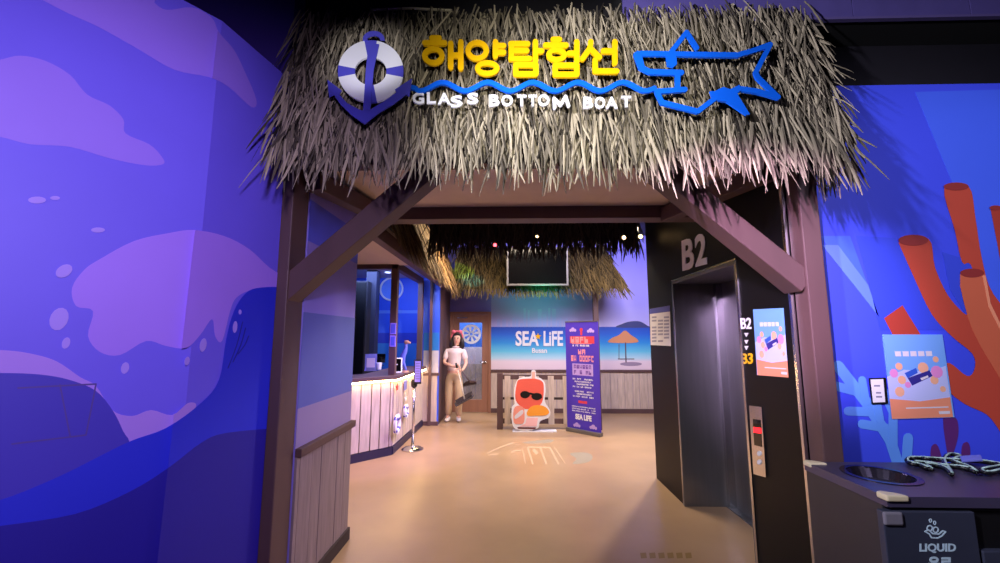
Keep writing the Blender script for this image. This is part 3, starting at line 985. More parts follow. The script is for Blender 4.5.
# ================================================================== TICKET COUNTER
cn = root('ticket_counter', 'ticket counter with whitewashed plank front and glowing light strip', 'counter', (-1.9, 6.2, 0))
A_, B_, C_ = (-2.75, 4.57), (-1.60, 5.77), (-1.58, 7.56)
mb = MB()
mb.wall(A_, B_, .06, 0.0, .98)
mb.wall(B_, C_, .06, 0.0, .98)
mb.build('carcass', 'groove', cn)
planks(MB(), A_, B_, .11, .95, .135, gap=.014, seed=4).build('plank_front', 'plank', cn)
planks(MB(), B_, C_, .11, .95, .135, gap=.014, seed=9).build('plank_front', 'plank', cn)
ab = (V3((B_[0], B_[1], 0)) - V3((A_[0], A_[1], 0))).normalized()
nab = V3((ab.y, -ab.x, 0))
nbc = V3((1, 0, 0))
k_ = MB()
for P, Q, n in ((A_, B_, nab), (B_, C_, nbc)):
    P, Q = V3((*P, 0)), V3((*Q, 0))
    k_.hexa([P + n * .03, Q + n * .03, Q, P, P + n * .03 + V3((0, 0, .1)), Q + n * .03 + V3((0, 0, .1)), Q + V3((0, 0, .1)), P + V3((0, 0, .1))])
k_.build('kickboard', 'navy', cn)
oa, ob = V3((*A_, 0)) + nab * .07, V3((*B_, 0)) + V3((.085, -.03, 0))
oc = V3((C_[0] + .07, C_[1], 0))
ia, ib, ic = V3((*A_, 0)) - nab * .45, V3((B_[0] - .46, B_[1] + .2, 0)), V3((C_[0] - .46, C_[1], 0))
mb = MB()
mb.prism([p + V3((0, 0, .985)) for p in (oa, ob, oc, ic, ib, ia)], (0, 0, .045))
mb.build('worktop', 'brown', cn, .004)
mb = MB()
mb.tube([V3((*A_, 0)) + nab * .058 + V3((0, 0, .968)), V3((*B_, 0)) + V3((.066, -.022, .968)), V3((C_[0] + .06, C_[1], .968))], .009, 6)
mb.build('light_strip', 'led', cn)
# booth posts and header
bf = root('booth_frame', 'brown timber frame of the ticket booth standing on the counter', 'frame', (-1.6, 6.0, 1.03))
MB().box(-1.68, -1.59, 5.80, 5.89, 1.03, 2.56).build('post', 'brown', bf, .004)
MB().box(-1.67, -1.58, 7.46, 7.55, 1.03, 2.56).build('post', 'brown', bf, .004)
MB().box(-3.55, -1.59, 5.80, 5.89, 2.50, 2.60).build('header', 'brown', bf, .004)
MB().box(-1.68, -1.59, 5.89, 7.55, 2.50, 2.60).build('header', 'brown', bf, .004)
# behind the counter
cab = root('tall_cabinet', 'tall black cabinet inside the ticket booth', 'cabinet', (-2.7, 7.2, 0))
a, b = onY(344, 281, 7.0), onY(364.5, 360, 7.0)
MB().box(-3.1, b.x, 7.0, 7.5, 0, a.z).build('body', 'dark', cab, .006)
MB().box(-3.08, (-3.1 + b.x) / 2 - .004, 6.98, 7.0, .08, a.z - .03).build('door', 'blackwall', cab, .003)
MB().box((-3.1 + b.x) / 2 + .004, b.x - .02, 6.98, 7.0, .08, a.z - .03).build('door', 'blackwall', cab, .003)
a2, b2 = onY(366, 290, 7.2), onY(373.5, 360, 7.2)
pil = MB().box(a2.x, b2.x, 7.2, 7.4, 0, 2.7).struct('trim_11', PM('grey_blue_pillar', (34, 36, 56)))
pk = tag(MB().box(onY(364, 0, 7.18).x, onY(369, 0, 7.18).x, 7.17, 7.199, onY(366, 324, 7.18).z, onY(366, 312, 7.18).z).build('wall_card', PM('card_pink', (236, 120, 190)), None, .002), 'small pink card fixed to the pillar inside the booth', 'card')
# round wall mirror (porthole)
hp = root('porthole_ring', 'round pale porthole ring on the blue booth wall', 'porthole', tuple(onY(391.5, 289, 8.19)))
pc = onY(391.5, 289, 8.19)
MB().torus(pc, (0, 1, 0), .22, .02, n=36).build('rim', 'white', hp, smooth=True)
MB().lathe(pc + V3((0, .008, 0)), [(.21, 0), (.21, .006)], 32, (0, -1, 0)).build('disc', PM('porthole_blue', (96, 140, 240)), hp)
for (px, py) in ((374, 267.5), (388, 272), (411, 276.5)):
    p = onZ(px, py, 2.70)
    d = root('ceiling_downlight', {374: 'recessed downlight in the booth ceiling nearest the entrance', 388: 'middle recessed downlight in the booth ceiling', 411: 'recessed downlight in the booth ceiling right of the corner post'}[px], 'lamp', tuple(p), 'booth downlights')
    MB().lathe(p, [(.07, -.012), (.07, 0)], 18).build('trim_ring', 'white', d)
    MB().lathe(p, [(.05, -.016), (.05, -.012)], 18).build('lens', MT.setdefault('coollens', M('cool_lens', (200, 210, 255), emit=2.5)), d)
# things on the counter
TOP = 1.03


def ctr(px, py): return onZ(px, py, TOP)


def stand(nm, lab, cat, px, py): 
    p = ctr(px, py)
    p = p + V3((0, 0, .002))
    return root(nm, lab, cat, tuple(p)), p


def face(p):  # horizontal axes of a thing turned to the viewer
    f = V3((-p.x, -p.y, 0)).normalized()
    return f, V3((-f.y, f.x, 0)), V3((0, 0, 1))


t, p = stand('brochure_holder', 'blue clear brochure holder on the counter left end', 'holder', 370.5, 371)
f, r_, u = face(p)
MB().obox(p + u * .005, r_ * .09, f * .05, u * .005).build('base', PM('acrylic_blue', (120, 120, 220), .2), t, .002)
MB().obox(p + u * .13 - f * .02, r_ * .085, f * .006 + u * .002, u * .12 - f * .03).build('back_panel', PM('acrylic_blue', (120, 120, 220), .2), t, .002)
MB().obox(p + u * .10 - f * .005, r_ * .06, f * .004, u * .09 - f * .02).build('leaflet', PM('leaflet_lilac', (190, 170, 236)), t)
MB().obox(p + u * .03 + f * .045, r_ * .085, f * .004, u * .025).build('front_lip', PM('acrylic_blue', (120, 120, 220), .2), t, .002)
t, p = stand('paper_cup', 'small white cup on the counter beside the blue brochure holder', 'cup', 379, 369.5)
MB().lathe(p, [(.033, 0), (.045, .1), (.041, .1), (.031, .01)], 18).build('cup_body', 'white', t, smooth=False)
MB().torus(p + V3((0, 0, .1)), (0, 0, 1), .044, .004, n=20, k=6).build('rim', 'white', t)
t, p = stand('tablet', 'tilted tablet with white frame on the counter beside the corner post', 'tablet', 396, 373)
f, r_, u = face(p)
tu = (u * .95 - f * .3).normalized()
tn = (f * .95 + u * .3).normalized()
MB().obox(p + tu * .11, r_ * .085, tn * .006, tu * .11).build('frame', 'white', t, .003)
MB().obox(p + tu * .11 + tn * .007, r_ * .068, tn * .0015, tu * .09).build('screen', 'screen', t)
MB().obox(p + u * .06 - f * .06, r_ * .02, (f * .5 + u * .8).normalized() * .075, (u * .5 - f * .8).normalized() * .004).build('kickstand', 'white', t)
t, p = stand('console_monitor', 'low dark monitor on the counter beyond the corner post', 'monitor', 381, 366)
f, r_, u = face(p)
p = p - f * .10 - r_ * .02
MB().obox(p + u * .13, r_ * .09, f * .012, u * .08).build('screen', 'screen', t, .003)
MB().obox(p + u * .03, r_ * .015, f * .012, u * .03).build('neck', 'black', t)
MB().obox(p + u * .004, r_ * .07, f * .06, u * .004).build('base', 'black', t, .002)
# framed cards hanging on the corner post
hc_ = root('hanging_card_frame', 'pair of small purple framed cards on the booth corner post', 'sign', (-1.63, 5.79, 1.6))
pa, pb = onY(390.5, 323, 5.79), onY(395.5, 347, 5.79)
for i in range(2):
    zt = pa.z - i * (pa.z - pb.z) * .52
    zb = zt - (pa.z - pb.z) * .47
    MB().box(pa.x, pb.x, 5.782, 5.798, zb, zt).build('frame', PM('card_purple', (150, 130, 220)), hc_, .002)
    MB().box(pa.x + .012, pb.x - .012, 5.779, 5.782, zb + .015, zt - .015).build('card', PM('card_blue', (80, 90, 200)), hc_)
# slim sea creature figurine at the counter edge
fp = V3((-1.56, 6.25, TOP))
t = root('seahorse_figurine', 'slim blue and tan seahorse figurine on the counter edge', 'figurine', tuple(fp))
hgt = onY(404, 340, 6.25).z - TOP
bx = onY(402, 372, 6.25).x - fp.x
P = lambda a, b: fp + V3((a * .28, 0, b * hgt))
mb = MB().tube([P(.1, .03), P(.02, .12), P(-.12, .3), P(-.14, .5), P(-.02, .66), P(.02, .78), P(.0, .86)], [.008, .018, .03, .042, .034, .022, .03], 10)
mb.build('figure_body', PM('figurine_blue', (92, 104, 190)), t, smooth=True)
MB().tube([P(-.02, .88), P(.1, .94), P(.26, .90)], [.034, .026, .012], 10).build('head', PM('figurine_tan', (176, 130, 104)), t, smooth=True)
mb = MB()
for i in range(5):
    mb.tube([P(-.03 + i * .03, .92 + .02 * (i % 2)), P(-.06 + i * .05, 1.0)], [.012, .003], 6)
mb.build('crown', PM('figurine_tan', (176, 130, 104)), t)
MB().lathe(fp, [(.06, 0), (.05, .025)], 16).build('base', PM('figurine_tan', (176, 130, 104)), t)
# things hung on the counter front
XF = -1.56
for (px, py, R, lab, grp) in ((397, 424, .10, 'small white life ring hung low on the counter front near its corner', 1), (406, 411, .072, 'small white life ring hung on the counter front behind the sign stand', 1)):
    p = onX(px, py, XF + .03)
    t = root('life_ring', lab, 'life ring', tuple(p), 'life rings on the counter front')
    MB().torus(p, (1, 0, 0), R, .026, n=28, k=10).build('ring', 'white', t, smooth=True)
    for a in range(4):
        MB().torus(p, (1, 0, 0), R, .0275, a * PI / 2 - .2, a * PI / 2 + .2, 5, 10).build('band', 'deepblue', t, smooth=True)
    MB().torus(p + V3((0.012, 0, 0)), (1, 0, 0), R + .03, .005, n=28, k=5).build('rope', 'paper', t)
p = onX(397, 387, XF + .02)
st = MB()
for k in range(5):
    a = 2 * PI * k / 5 + PI / 2
    st.tube([p, p + V3((0.004, math.cos(a) * .05, math.sin(a) * .05))], [.018, .005], 7)
tag(st.build('starfish', PM('starfish_red', (200, 70, 50)), None), 'small red starfish on the counter front under the light strip', 'ornament')
p = onX(405.5, 385, XF + .012)
ow = tag(MB().obox(p, (0.006, 0, 0), (0, .07, 0), (0, 0, .07)).build('counter_plaque', PM('plaque_grey', (110, 110, 170)), None, .003), 'small grey blue plaque on the counter front below the figurine', 'sign')
p = onX(405, 398.5, XF + .012)
mb = MB().tube([p + V3((0, 0, -.02)), p + V3((0.01, 0, .05))], .01, 6)
mb.torus(p + V3((0.008, 0, .065)), (1, 0, 0), .016, .006, n=14, k=5)
mb.tube([p + V3((0.01, -.06, .02)), p + V3((0.01, -.03, -.02)), p + V3((0.01, 0, -.03)), p + V3((0.01, .03, -.02)), p + V3((0.01, .06, .02))], .009, 6)
tag(mb.build('anchor_ornament', 'paper', None), 'tiny white anchor ornament on the counter front above the rear life ring', 'ornament')

# ------------------------------------------------------------------ sign stand
sp = onZ(412.5, 449.5, 0)
st = root('sign_stand', 'steel pole sign stand with black framed notice beside the counter', 'sign stand', tuple(sp))
MB().lathe(sp, [(.15, 0), (.15, .012), (.12, .028), (.03, .045), (.022, .06)], 32).build('base', 'chrome', st, smooth=False)
MB().tube([sp + V3((0, 0, .04)), sp + V3((0, 0, .93))], .02, 14).build('pole', 'chrome', st, smooth=True)
MB().lathe(sp + V3((0, 0, .84)), [(.03, 0), (.045, .02), (.045, .09), (.03, .11)], 16).build('collar', 'black', st)
f, r_, u = face(sp)
tu = (u * .97 - f * .22).normalized(); tn = (f * .97 + u * .22).normalized()
r_ = r_ * .85 + f * .2
c = sp + u * 1.06 + f * .03 + V3((.045, 0, 0))
MB().obox(c, r_ * .062, tn * .01, tu * .17).build('notice_frame', 'black', st, .004)
ntc = MB().obox(c + tn * .011, r_ * .046, tn * .001, tu * .145)
ntc = ntc.build('notice', PM('notice_lilac', (150, 138, 196)), st)
mb = MB()
for i in range(7):
    mb.obox(c + tn * .0125 + tu * (.11 - i * .035), r_ * .034, tn * .0006, tu * .008)
mb.build('notice_text', PM('notice_ink', (120, 112, 140)), ntc)
# ================================================================== SIGN ON THE BACK WALL
sl_ = root('wall_logo_lettering', 'white SEA LiFE Busan lettering with yellow starfish on the beach mural', 'sign', tuple(PBk.at(540, 340)))
PBk.text('SEA', (515.5, 346), (539, 346), (515.5, 331), 0.006, .012, .03).build('letters', 'white', sl_)
PBk.text('LiFE', (543.5, 346), (563, 346), (543.5, 331), 0.006, .012, .03).build('letters', 'white', sl_)
PBk.text('Busan', (532, 353), (547, 353), (532, 348), 0.006, .008, .02).build('letters', 'white', sl_, label='small Busan lettering')
mb = MB()
star = []
for k in range(10):
    a = PI / 2 + k * PI / 5
    rr = 3.6 if k % 2 == 0 else 1.6
    star.append((538 + rr * math.cos(a), 336.5 - rr * math.sin(a)))
PBk.poly(mb, star, .019, .004)
mb.build('starfish', 'yellow', sl_)

# ================================================================== LOW FENCE, CUTOUT, BANNER
FY = 7.35
fx0, fx1 = onY(500, 400, FY).x, onY(598, 400, FY).x
fe = root('wooden_fence', 'low brown rail fence with pale slats by the back wall', 'fence', (.5, FY, 0))
for xx in (fx0, fx1):
    MB().box(xx - .05, xx + .05, FY - .04, FY + .06, 0, .93).build('post', 'brown', fe, .005)
for zz, h_ in ((.86, .08), (.13, .08)):
    MB().box(fx0 + .05, fx1 - .05, FY, FY + .05, zz - h_ / 2, zz + h_ / 2).build('rail', 'brown', fe, .004)
MB().box(fx0 + .05, fx1 - .05, FY + .035, FY + .05, .48, .52).build('rail', 'groove', fe)
for px in (507.5, 522, 536, 551, 566, 582):
    xx = onY(px, 400, FY).x
    MB().box(xx - .05, xx + .05, FY - .02, FY - .001, .08, .88).build('slat', 'plank', fe, .003)

# photo cutout: plain generic stand-in shapes
CY = 7.12
PC = PX((0, CY, 0), (0, -1, 0))
cu = root('photo_cutout', 'coral red cutout board with black sunglasses and orange fan by the fence', 'cutout', tuple(onY(531, 430, CY)))
zc = lambda pts: sc(pts, 7.5, 500, 365)
out = smooth([(108, 170), (132, 110), (180, 90), (230, 84), (236, 42), (266, 42), (272, 90), (300, 96), (334, 130), (342, 200), (335, 270), (375, 340), (365, 390), (300, 420), (285, 470), (200, 490), (120, 478), (90, 430), (88, 320), (110, 290), (104, 240)], 3)
PC.poly(MB(), zc(out), -.02, .02).build('board', 'white', cu)
inn = smooth([(124, 150), (138, 112), (190, 104), (270, 104), (322, 130), (328, 200), (320, 265), (300, 300), (270, 320), (190, 330), (130, 285), (114, 230)], 3)
PC.poly(MB(), zc(inn), .0, .003).build('body_print', PM('cutout_coral', (228, 96, 78)), cu)
PC.poly(MB(), zc([(240, 50), (262, 50), (264, 104), (238, 104)]), .0, .003).build('stick_print', PM('cutout_pale', (236, 176, 160)), cu)
mb = MB()
PC.ell(mb, *zc([(188, 222)])[0], 4.9, 3.6, .003, .003)
PC.ell(mb, *zc([(276, 236)])[0], 5.4, 3.6, .0034, .003)
PC.stroke(mb, zc([(170, 205), (300, 228)]), 2.0, .0038, .003)
mb.build('sunglasses_print', 'black', cu)
PC.poly(MB(), zc(smooth([(200, 360), (230, 315), (290, 300), (345, 318), (368, 355), (340, 378), (270, 380), (215, 382)], 3)), .003, .003).build('fan_print', PM('cutout_orange', (240, 158, 50)), cu)
PC.poly(MB(), zc(smooth([(104, 330), (140, 305), (180, 330), (180, 430), (140, 442), (104, 430)], 3)), .003, .003).build('bottle_print', PM('cutout_peach', (232, 150, 130)), cu)
PC.poly(MB(), zc(smooth([(112, 380), (165, 335), (172, 365), (118, 405)], 3)), .006, .002).build('label_print', 'paper', cu)
PC.poly(MB(), zc([(200, 395), (285, 395), (275, 460), (140, 462), (190, 440)]), .0, .003).build('base_print', PM('cutout_blush', (240, 190, 190)), cu)
PC.poly(MB(), zc([(130, 466), (270, 468), (266, 480), (134, 478)]), .0, .003).build('edge_print', PM('cutout_maroon', (90, 26, 30)), cu)
b0 = onY(531, 430, CY)
MB().box(b0.x - .3, b0.x + .42, CY - .0, CY + .16, 0, .02).build('stand_base', 'white', cu, .003)
MB().prism([(b0.x, CY + .02, .02), (b0.x, CY + .15, .02), (b0.x, CY + .02, .7)], (.02, 0, 0)).build('strut', 'white', cu)

# banner stand
bl_, br_ = onZ(567.5, 430.5, 0), onZ(601.5, 437, 0)
br_ = bl_ + (br_ - bl_)
ba = root('banner_stand', 'tall indigo roll-up banner with red and white text beside the cutout', 'banner', tuple((bl_ + br_) / 2))
du = (br_ - bl_).normalized()
nb = V3((du.y, -du.x, 0))
BH = onp(567, 322, bl_, nb).z
mb = MB().obox((bl_ + br_) / 2 + V3((0, 0, .03)) , du * (br_ - bl_).length / 2, nb * .05, V3((0, 0, .03)))
mb.build('base_cassette', 'tvframe', ba, .006)
mb = MB().obox((bl_ + br_) / 2 + V3((0, 0, BH / 2 + .03)), du * (br_ - bl_).length / 2, nb * .003, V3((0, 0, BH / 2 - .03)))
sheet = mb.build('banner_sheet', PM('banner_indigo', (72, 48, 186)), ba)
MB().beam((bl_ + br_) / 2 - nb * .02 + V3((0, 0, .06)), (bl_ + br_) / 2 - nb * .02 + V3((0, 0, BH)), .02, .02, (1, 0, 0)).build('support_pole', 'tvframe', ba)
MB().beam(bl_ + V3((0, 0, BH)), br_ + V3((0, 0, BH)), .02, .016).build('top_bar', 'tvframe', ba)
PBn = PX(bl_, nb)
W0 = (br_ - bl_).length


def bn(u, v, off=.004): return bl_ + du * (u * W0) + V3((0, 0, v * BH)) + nb * off


def brect(mb, u0, u1, v0, v1, off=.004, th=.0015): return mb.prism([bn(u0, v0, off), bn(u1, v0, off), bn(u1, v1, off), bn(u0, v1, off)], nb * th)


def glyphs(mb, u0, u1, v0, v1, n, seed, off=.004):
    """rows of block characters too small in the photo to read"""
    r = random.Random(seed)
    w = (u1 - u0) / n
    for i in range(n):
        a = u0 + i * w
        if r.random() < .1: continue
        brect(mb, a + w * .08, a + w * .3, v0, v1, off)
        brect(mb, a + w * .3, a + w * .82, v0 + (v1 - v0) * r.choice((0, .4)), v0 + (v1 - v0) * r.choice((.25, .6)), off)
        if r.random() < .7: brect(mb, a + w * .3, a + w * .82, v1 - (v1 - v0) * .28, v1, off)
        if r.random() < .5: brect(mb, a + w * .68, a + w * .86, v0, v1, off + .0002)
    return mb


red, lil = PM('banner_red', (214, 60, 76)), PM('banner_lilac', (190, 160, 230))
glyphs(brect(MB(), .2, .8, .795, .8, .004), .16, .86, .805, .86, 5, 3).build('title_text', PM('banner_pink', (240, 150, 160)), sheet)
brect(MB(), .14, .88, .80, .865, .0035, .0006).build('title_panel', red, sheet)
glyphs(MB(), .22, .78, .772, .788, 12, 4).build('subtitle_text', 'white', sheet)
glyphs(MB(), .38, .62, .70, .745, 2, 6).build('heading_text', PM('banner_pink', (240, 150, 160)), sheet)
glyphs(MB(), .16, .86, .635, .69, 8, 7).build('heading_text', PM('banner_pink', (240, 150, 160)), sheet)
brect(MB(), .2, .82, .51, .615, .0035, .001).build('price_panel', lil, sheet)
glyphs(glyphs(MB(), .24, .78, .57, .605, 6, 8, .0047), .24, .78, .52, .555, 6, 9, .0047).build('price_text', PM('banner_ink', (110, 70, 170)), sheet)
for i, v in enumerate((.47, .447, .424, .40, .36, .337, .314)):
    glyphs(MB(), .2 + .06 * (i % 3), .82 - .06 * (i % 2), v, v + .013, 14, 20 + i).build('body_text', 'white', sheet)
for i, v in enumerate((.225, .205, .185)):
    glyphs(MB(), .16, .86, v, v + .009, 18, 40 + i).build('body_text', 'white', sheet)
brect(MB(), .36, .62, .262, .285, .0035, .001).build('button_print', red, sheet)
text3('SEA LIFE', bn(.26, .115), bn(.74, .115) - bn(.26, .115), V3((0, 0, .05 * BH)), nb, .0015, .05).build('logo_text', 'white', sheet)
for (u, v) in ((.24, .92), (.78, .91), (.3, .06), (.78, .065)):
    mb = MB()
    for du_, dv, rr in ((-.07, 0, .03), (0, .008, .045), (.07, 0, .03)):
        c = bn(u + du_, v + dv)
        mb.lathe(c, [(rr * .8, 0), (rr * .8, .002)], 14, nb)
    mb.build('cloud_print', lil, sheet)
mb = MB().lathe(bn(.5, .925), [(.03, 0), (.03, .002)], 14, nb)
brect(mb, .47, .53, .875, .91)
mb.build('lollipop_print', red, sheet)

# ================================================================== NOTICES AND POSTERS
nt_ = root('wall_notice', 'white printed notice with blue header on black wall left of elevator', 'notice', tuple(PEL.at(660, 326)))
nsh = PEL.poly(MB(), [(650, 309), (670, 305.5), (671, 346), (651, 345)], 0, .003).build('sheet', 'paper', nt_)
PEL.poly(MB(), [(650, 309), (670, 305.5), (670.1, 311.5), (650.1, 314)], .003, .002).build('header', PM('notice_blue', (76, 80, 160)), nsh)
mb = MB()
r2 = random.Random(8)
for i in range(8):
    yy = 316.5 + i * 3.4
    for x0, x1 in ((652, 656.5), (658, 663), (664, 669)):
        if r2.random() < .85:
            PEL.poly(mb, [(x0, yy), (x1, yy - .3), (x1, yy + 1.6), (x0, yy + 1.8)], .003, .001)
mb.build('notice_text', PM('notice_grey', (140, 136, 160)), nsh)


def poster(pl, name, lab, tl, tr, br, bl, th):
    """advert with blue sky, a dark blue box, shells and a peach footer"""
    def g(u, v):
        a = (tl[0] + (tr[0] - tl[0]) * u, tl[1] + (tr[1] - tl[1]) * u)
        b = (bl[0] + (br[0] - bl[0]) * u, bl[1] + (br[1] - bl[1]) * u)
        return (a[0] + (b[0] - a[0]) * v, a[1] + (b[1] - a[1]) * v)
    t = root(name, lab, 'poster', tuple(pl.at(*g(.5, .5))))
    t = pl.poly(MB(), [g(0, 0), g(1, 0), g(1, 1), g(0, 1)], 0, th).build('sheet', PM('poster_sky', (112, 168, 236)), t)
    o = th
    pl.poly(MB(), [g(0, .5), g(.3, .42), g(.7, .45), g(1, .38), g(1, .8), g(0, .8)], o, .0005).build('foam_print', PM('poster_foam', (186, 196, 240)), t)
    pl.poly(MB(), [g(0, .76), g(.5, .80), g(1, .76), g(1, 1), g(0, 1)], o + .0005, .0005).build('footer_print', PM('poster_peach', (232, 146, 110)), t)
    pl.poly(MB(), [g(.34, .52), g(.72, .43), g(.76, .50), g(.40, .61)], o + .0005, .0006).build('box_print', PM('poster_navy', (44, 38, 132)), t)
    pl.poly(MB(), [g(.30, .46), g(.5, .40), g(.52, .46), g(.34, .52)], o + .0005, .0006).build('lid_print', PM('poster_blue', (44, 88, 200)), t)
    mb = MB()
    pl.poly(mb, [g(.55, .525), g(.68, .49), g(.69, .515), g(.57, .55)], o + .0011, .0005)
    for i in range(5):
        pl.poly(mb, [g(.18 + i * .13, .2), g(.28 + i * .13, .2), g(.28 + i * .13, .26), g(.18 + i * .13, .26)], o, .0007)
    mb.build('headline_text', 'paper', t)
    mb = MB()
    pl.poly(mb, [g(.25, .87), g(.95, .87), g(.95, .885), g(.25, .885)], o + .001, .0005)
    pl.poly(mb, [g(.78, .925), g(.96, .925), g(.96, .96), g(.78, .96)], o + .001, .0005)
    mb.build('text_print', 'paper', t)
    mb = MB()
    for u, v, rr in ((.22, .38, .06), (.24, .54, .07), (.18, .68, .08), (.62, .40, .09), (.78, .55, .07), (.85, .30, .05), (.9, .66, .05)):
        pl.poly(MB(), [g(u + rr * math.cos(a), v + rr * .75 * math.sin(a)) for a in [2 * PI * k / 10 for k in range(10)]], o + .0003, .0006).build('shell_print', PM('poster_shell', (236, 176, 140)), t)
    mb = MB()
    for u, v, rr in ((.12, .46, .07), (.84, .45, .1), (.33, .60, .05)):
        pl.poly(MB(), [g(u + rr * math.cos(a), v + rr * .75 * math.sin(a)) for a in [2 * PI * k / 10 for k in range(10)]], o + .0006, .0006).build('petal_print', PM('poster_pink', (222, 140, 200)), t)


poster(PEL, 'wall_poster', 'blue and peach advert poster on black wall beside the yellow B3', (753.5, 309.5), (783.5, 308), (788.5, 377.5), (757.5, 375), .003)
poster(PR, 'wall_poster', 'blue and peach advert poster stuck over the orange coral mural', (882, 334.5), (941, 334.5), (953, 417), (892, 419), .008)
# call panel
cp = root('elevator_call_panel', 'steel elevator call panel with red display on black wall', 'call panel', tuple(PEL.at(758, 440)))
fpl = PEL.poly(MB(), [(750.5, 405.5), (763, 407), (767.5, 477.5), (755, 474)], 0, .01).build('face_plate', 'chrome', cp)
PEL.poly(MB(), [(753, 419), (760.5, 420), (762, 447), (754.5, 445)], .01, .002).build('display', 'screen', fpl)
PEL.poly(MB(), [(753.4, 427), (760.8, 428), (761.1, 433.5), (753.8, 432.5)], .012, .001).build('red_digits', 'redled', fpl)
for yy in (453.5, 462):
    PEL.ell(MB(), 759.5, yy, 2.0, 2.6, .01, .004, 14).build('button', 'white', fpl)
# small thermostat-like card on the mural
sw = root('wall_card_holder', 'small white card in dark frame on blue mural left of poster', 'card holder', tuple(PR.at(877, 391)))
PR.poly(MB(), [(868.5, 378), (884.5, 377.5), (887, 403.5), (871.5, 404)], .0055, .008).build('frame', 'black', sw)
PR.poly(MB(), [(870.5, 379.5), (883, 379), (885, 402), (873, 402.5)], .0135, .002).build('card', 'white', sw)
mb = MB()
for yy, x0, x1 in ((385, 874, 880), (392, 876, 881), (396, 876, 882)):
    PR.poly(mb, [(x0, yy), (x1, yy), (x1, yy + 1.6), (x0, yy + 1.6)], .0155, .0005)
mb.build('card_text', PM('card_grey', (130, 130, 150)), sw)

# ================================================================== RECYCLING BIN
BT = 0.914
bk0, bf0 = onZ(803, 459, BT), onZ(873, 494, BT)
bx0 = 1.505
by0, by1 = 1.82, 2.295
bn_ = root('recycling_bin', 'dark recycling station with LIQUID label and cream corner guards', 'bin', (2.2, 2.15, 0))
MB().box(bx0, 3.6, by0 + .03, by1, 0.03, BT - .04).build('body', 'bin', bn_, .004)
# top with the round liquid hole
hcx = onZ(880, 475, BT)
mb = MB()
nh = 28
hr = .135
x0, x1, y0, y1 = bx0 - .005, 3.61, by0, by1
mb.box(hcx.x + hr + .06, x1, y0, y1, BT - .04, BT)
ringo = []
sq = []
sx0, sx1 = x0, hcx.x + hr + .06
for k in range(nh):
    a = 2 * PI * k / nh
    c, s_ = math.cos(a), math.sin(a)
    ringo.append((hcx.x + hr * c, hcx.y + hr * s_))
    tx = ((sx1 - hcx.x) / c if c > 0 else (sx0 - hcx.x) / c) if abs(c) > 1e-6 else 1e9
    tyy = ((y1 - hcx.y) / s_ if s_ > 0 else (y0 - hcx.y) / s_) if abs(s_) > 1e-6 else 1e9
    t_ = min(tx, tyy)
    sq.append((hcx.x + c * t_, hcx.y + s_ * t_))
for k in range(nh):
    j = (k + 1) % nh
    mb.add([(*ringo[k], BT), (*sq[k], BT), (*sq[j], BT), (*ringo[j], BT), (*ringo[k], BT - .04), (*sq[k], BT - .04), (*sq[j], BT - .04), (*ringo[j], BT - .04)],
           [(0, 1, 2, 3), (7, 6, 5, 4), (0, 3, 7, 4), (1, 5, 6, 2)])
for cx_, cy_ in ((sx0, y0), (sx0, y1), (sx1, y0), (sx1, y1)):   # square off the corners
    near = sorted(range(nh), key=lambda k: (sq[k][0] - cx_) ** 2 + (sq[k][1] - cy_) ** 2)
    i1 = [k for k in near if abs(sq[k][0] - cx_) < 1e-6][:1]
    i2 = [k for k in near if abs(sq[k][1] - cy_) < 1e-6][:1]
    if i1 and i2:
        mb.prism([(cx_, cy_, BT - .04), (*sq[i1[0]], BT - .04), (*sq[i2[0]], BT - .04)], (0, 0, .04))
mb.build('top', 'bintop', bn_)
fn = MB().lathe((hcx.x, hcx.y, BT - .12), [(.03, 0), (.05, .0), (hr - .012, .118), (hr - .012, .124), (hr + .012, .124), (hr + .012, .121), (hr, .115), (.05, -.01)], 32)
fn.build('funnel', 'funnel', bn_, smooth=False)
MB().lathe((hcx.x, hcx.y, BT - .125), [(.055, 0), (.055, .004)], 20).build('drain', 'black', bn_)
MB().box(bx0 + .02, 3.6, by0 + .012, by0 + .05, BT - .055, BT - .04).build('shadow_gap', 'black', bn_)
fy = by0 - .0
pf0, pf1 = onY(882, 507, fy), onY(977, 507, fy)
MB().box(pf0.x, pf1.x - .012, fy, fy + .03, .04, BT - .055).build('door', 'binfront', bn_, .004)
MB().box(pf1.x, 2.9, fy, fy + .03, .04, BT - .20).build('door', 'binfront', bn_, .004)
MB().box(pf1.x, 2.9, fy + .026, fy + .031, BT - .20, BT - .042).build('slot_opening', PM('slot_black', (4, 4, 6)), bn_)  # black sheet stands in for the shade inside the slot
PF = PX((0, fy, 0), (0, -1, 0))
PF.text('LIQUID', (919.5, 553), (956, 553), (919.5, 543.5), 0, .001, .03).build('label_text', PM('label_pale_blue', (196, 222, 236)), bn_)
PF.text('음료', (928, 571), (952, 571), (928, 556.5), 0, .001, .04).build('label_text', PM('label_pale_blue', (196, 222, 236)), bn_)
zb = lambda x, y: (860 + x / 6.057, 470 + y / 6.057)
mb = MB()
PF.stroke(mb, [zb(*p) for p in [(392, 372), (415, 362), (440, 385), (478, 388), (500, 368), (518, 374), (495, 400), (470, 412), (432, 410), (420, 388), (392, 372)]], 1.3, 0, .001)
PF.ring(mb, *zb(422, 352), 2.6, 2.6, 1.2, .0002, .001)
PF.ring(mb, *zb(458, 362), 2.6, 2.6, 1.2, .0002, .001)
for x, y in ((426, 306), (452, 320)):
    PF.ring(mb, *zb(x, y), 1.1, 1.7, .9, .0002, .001)
mb.build('liquid_symbol', PM('label_pale_blue', (196, 222, 236)), bn_)
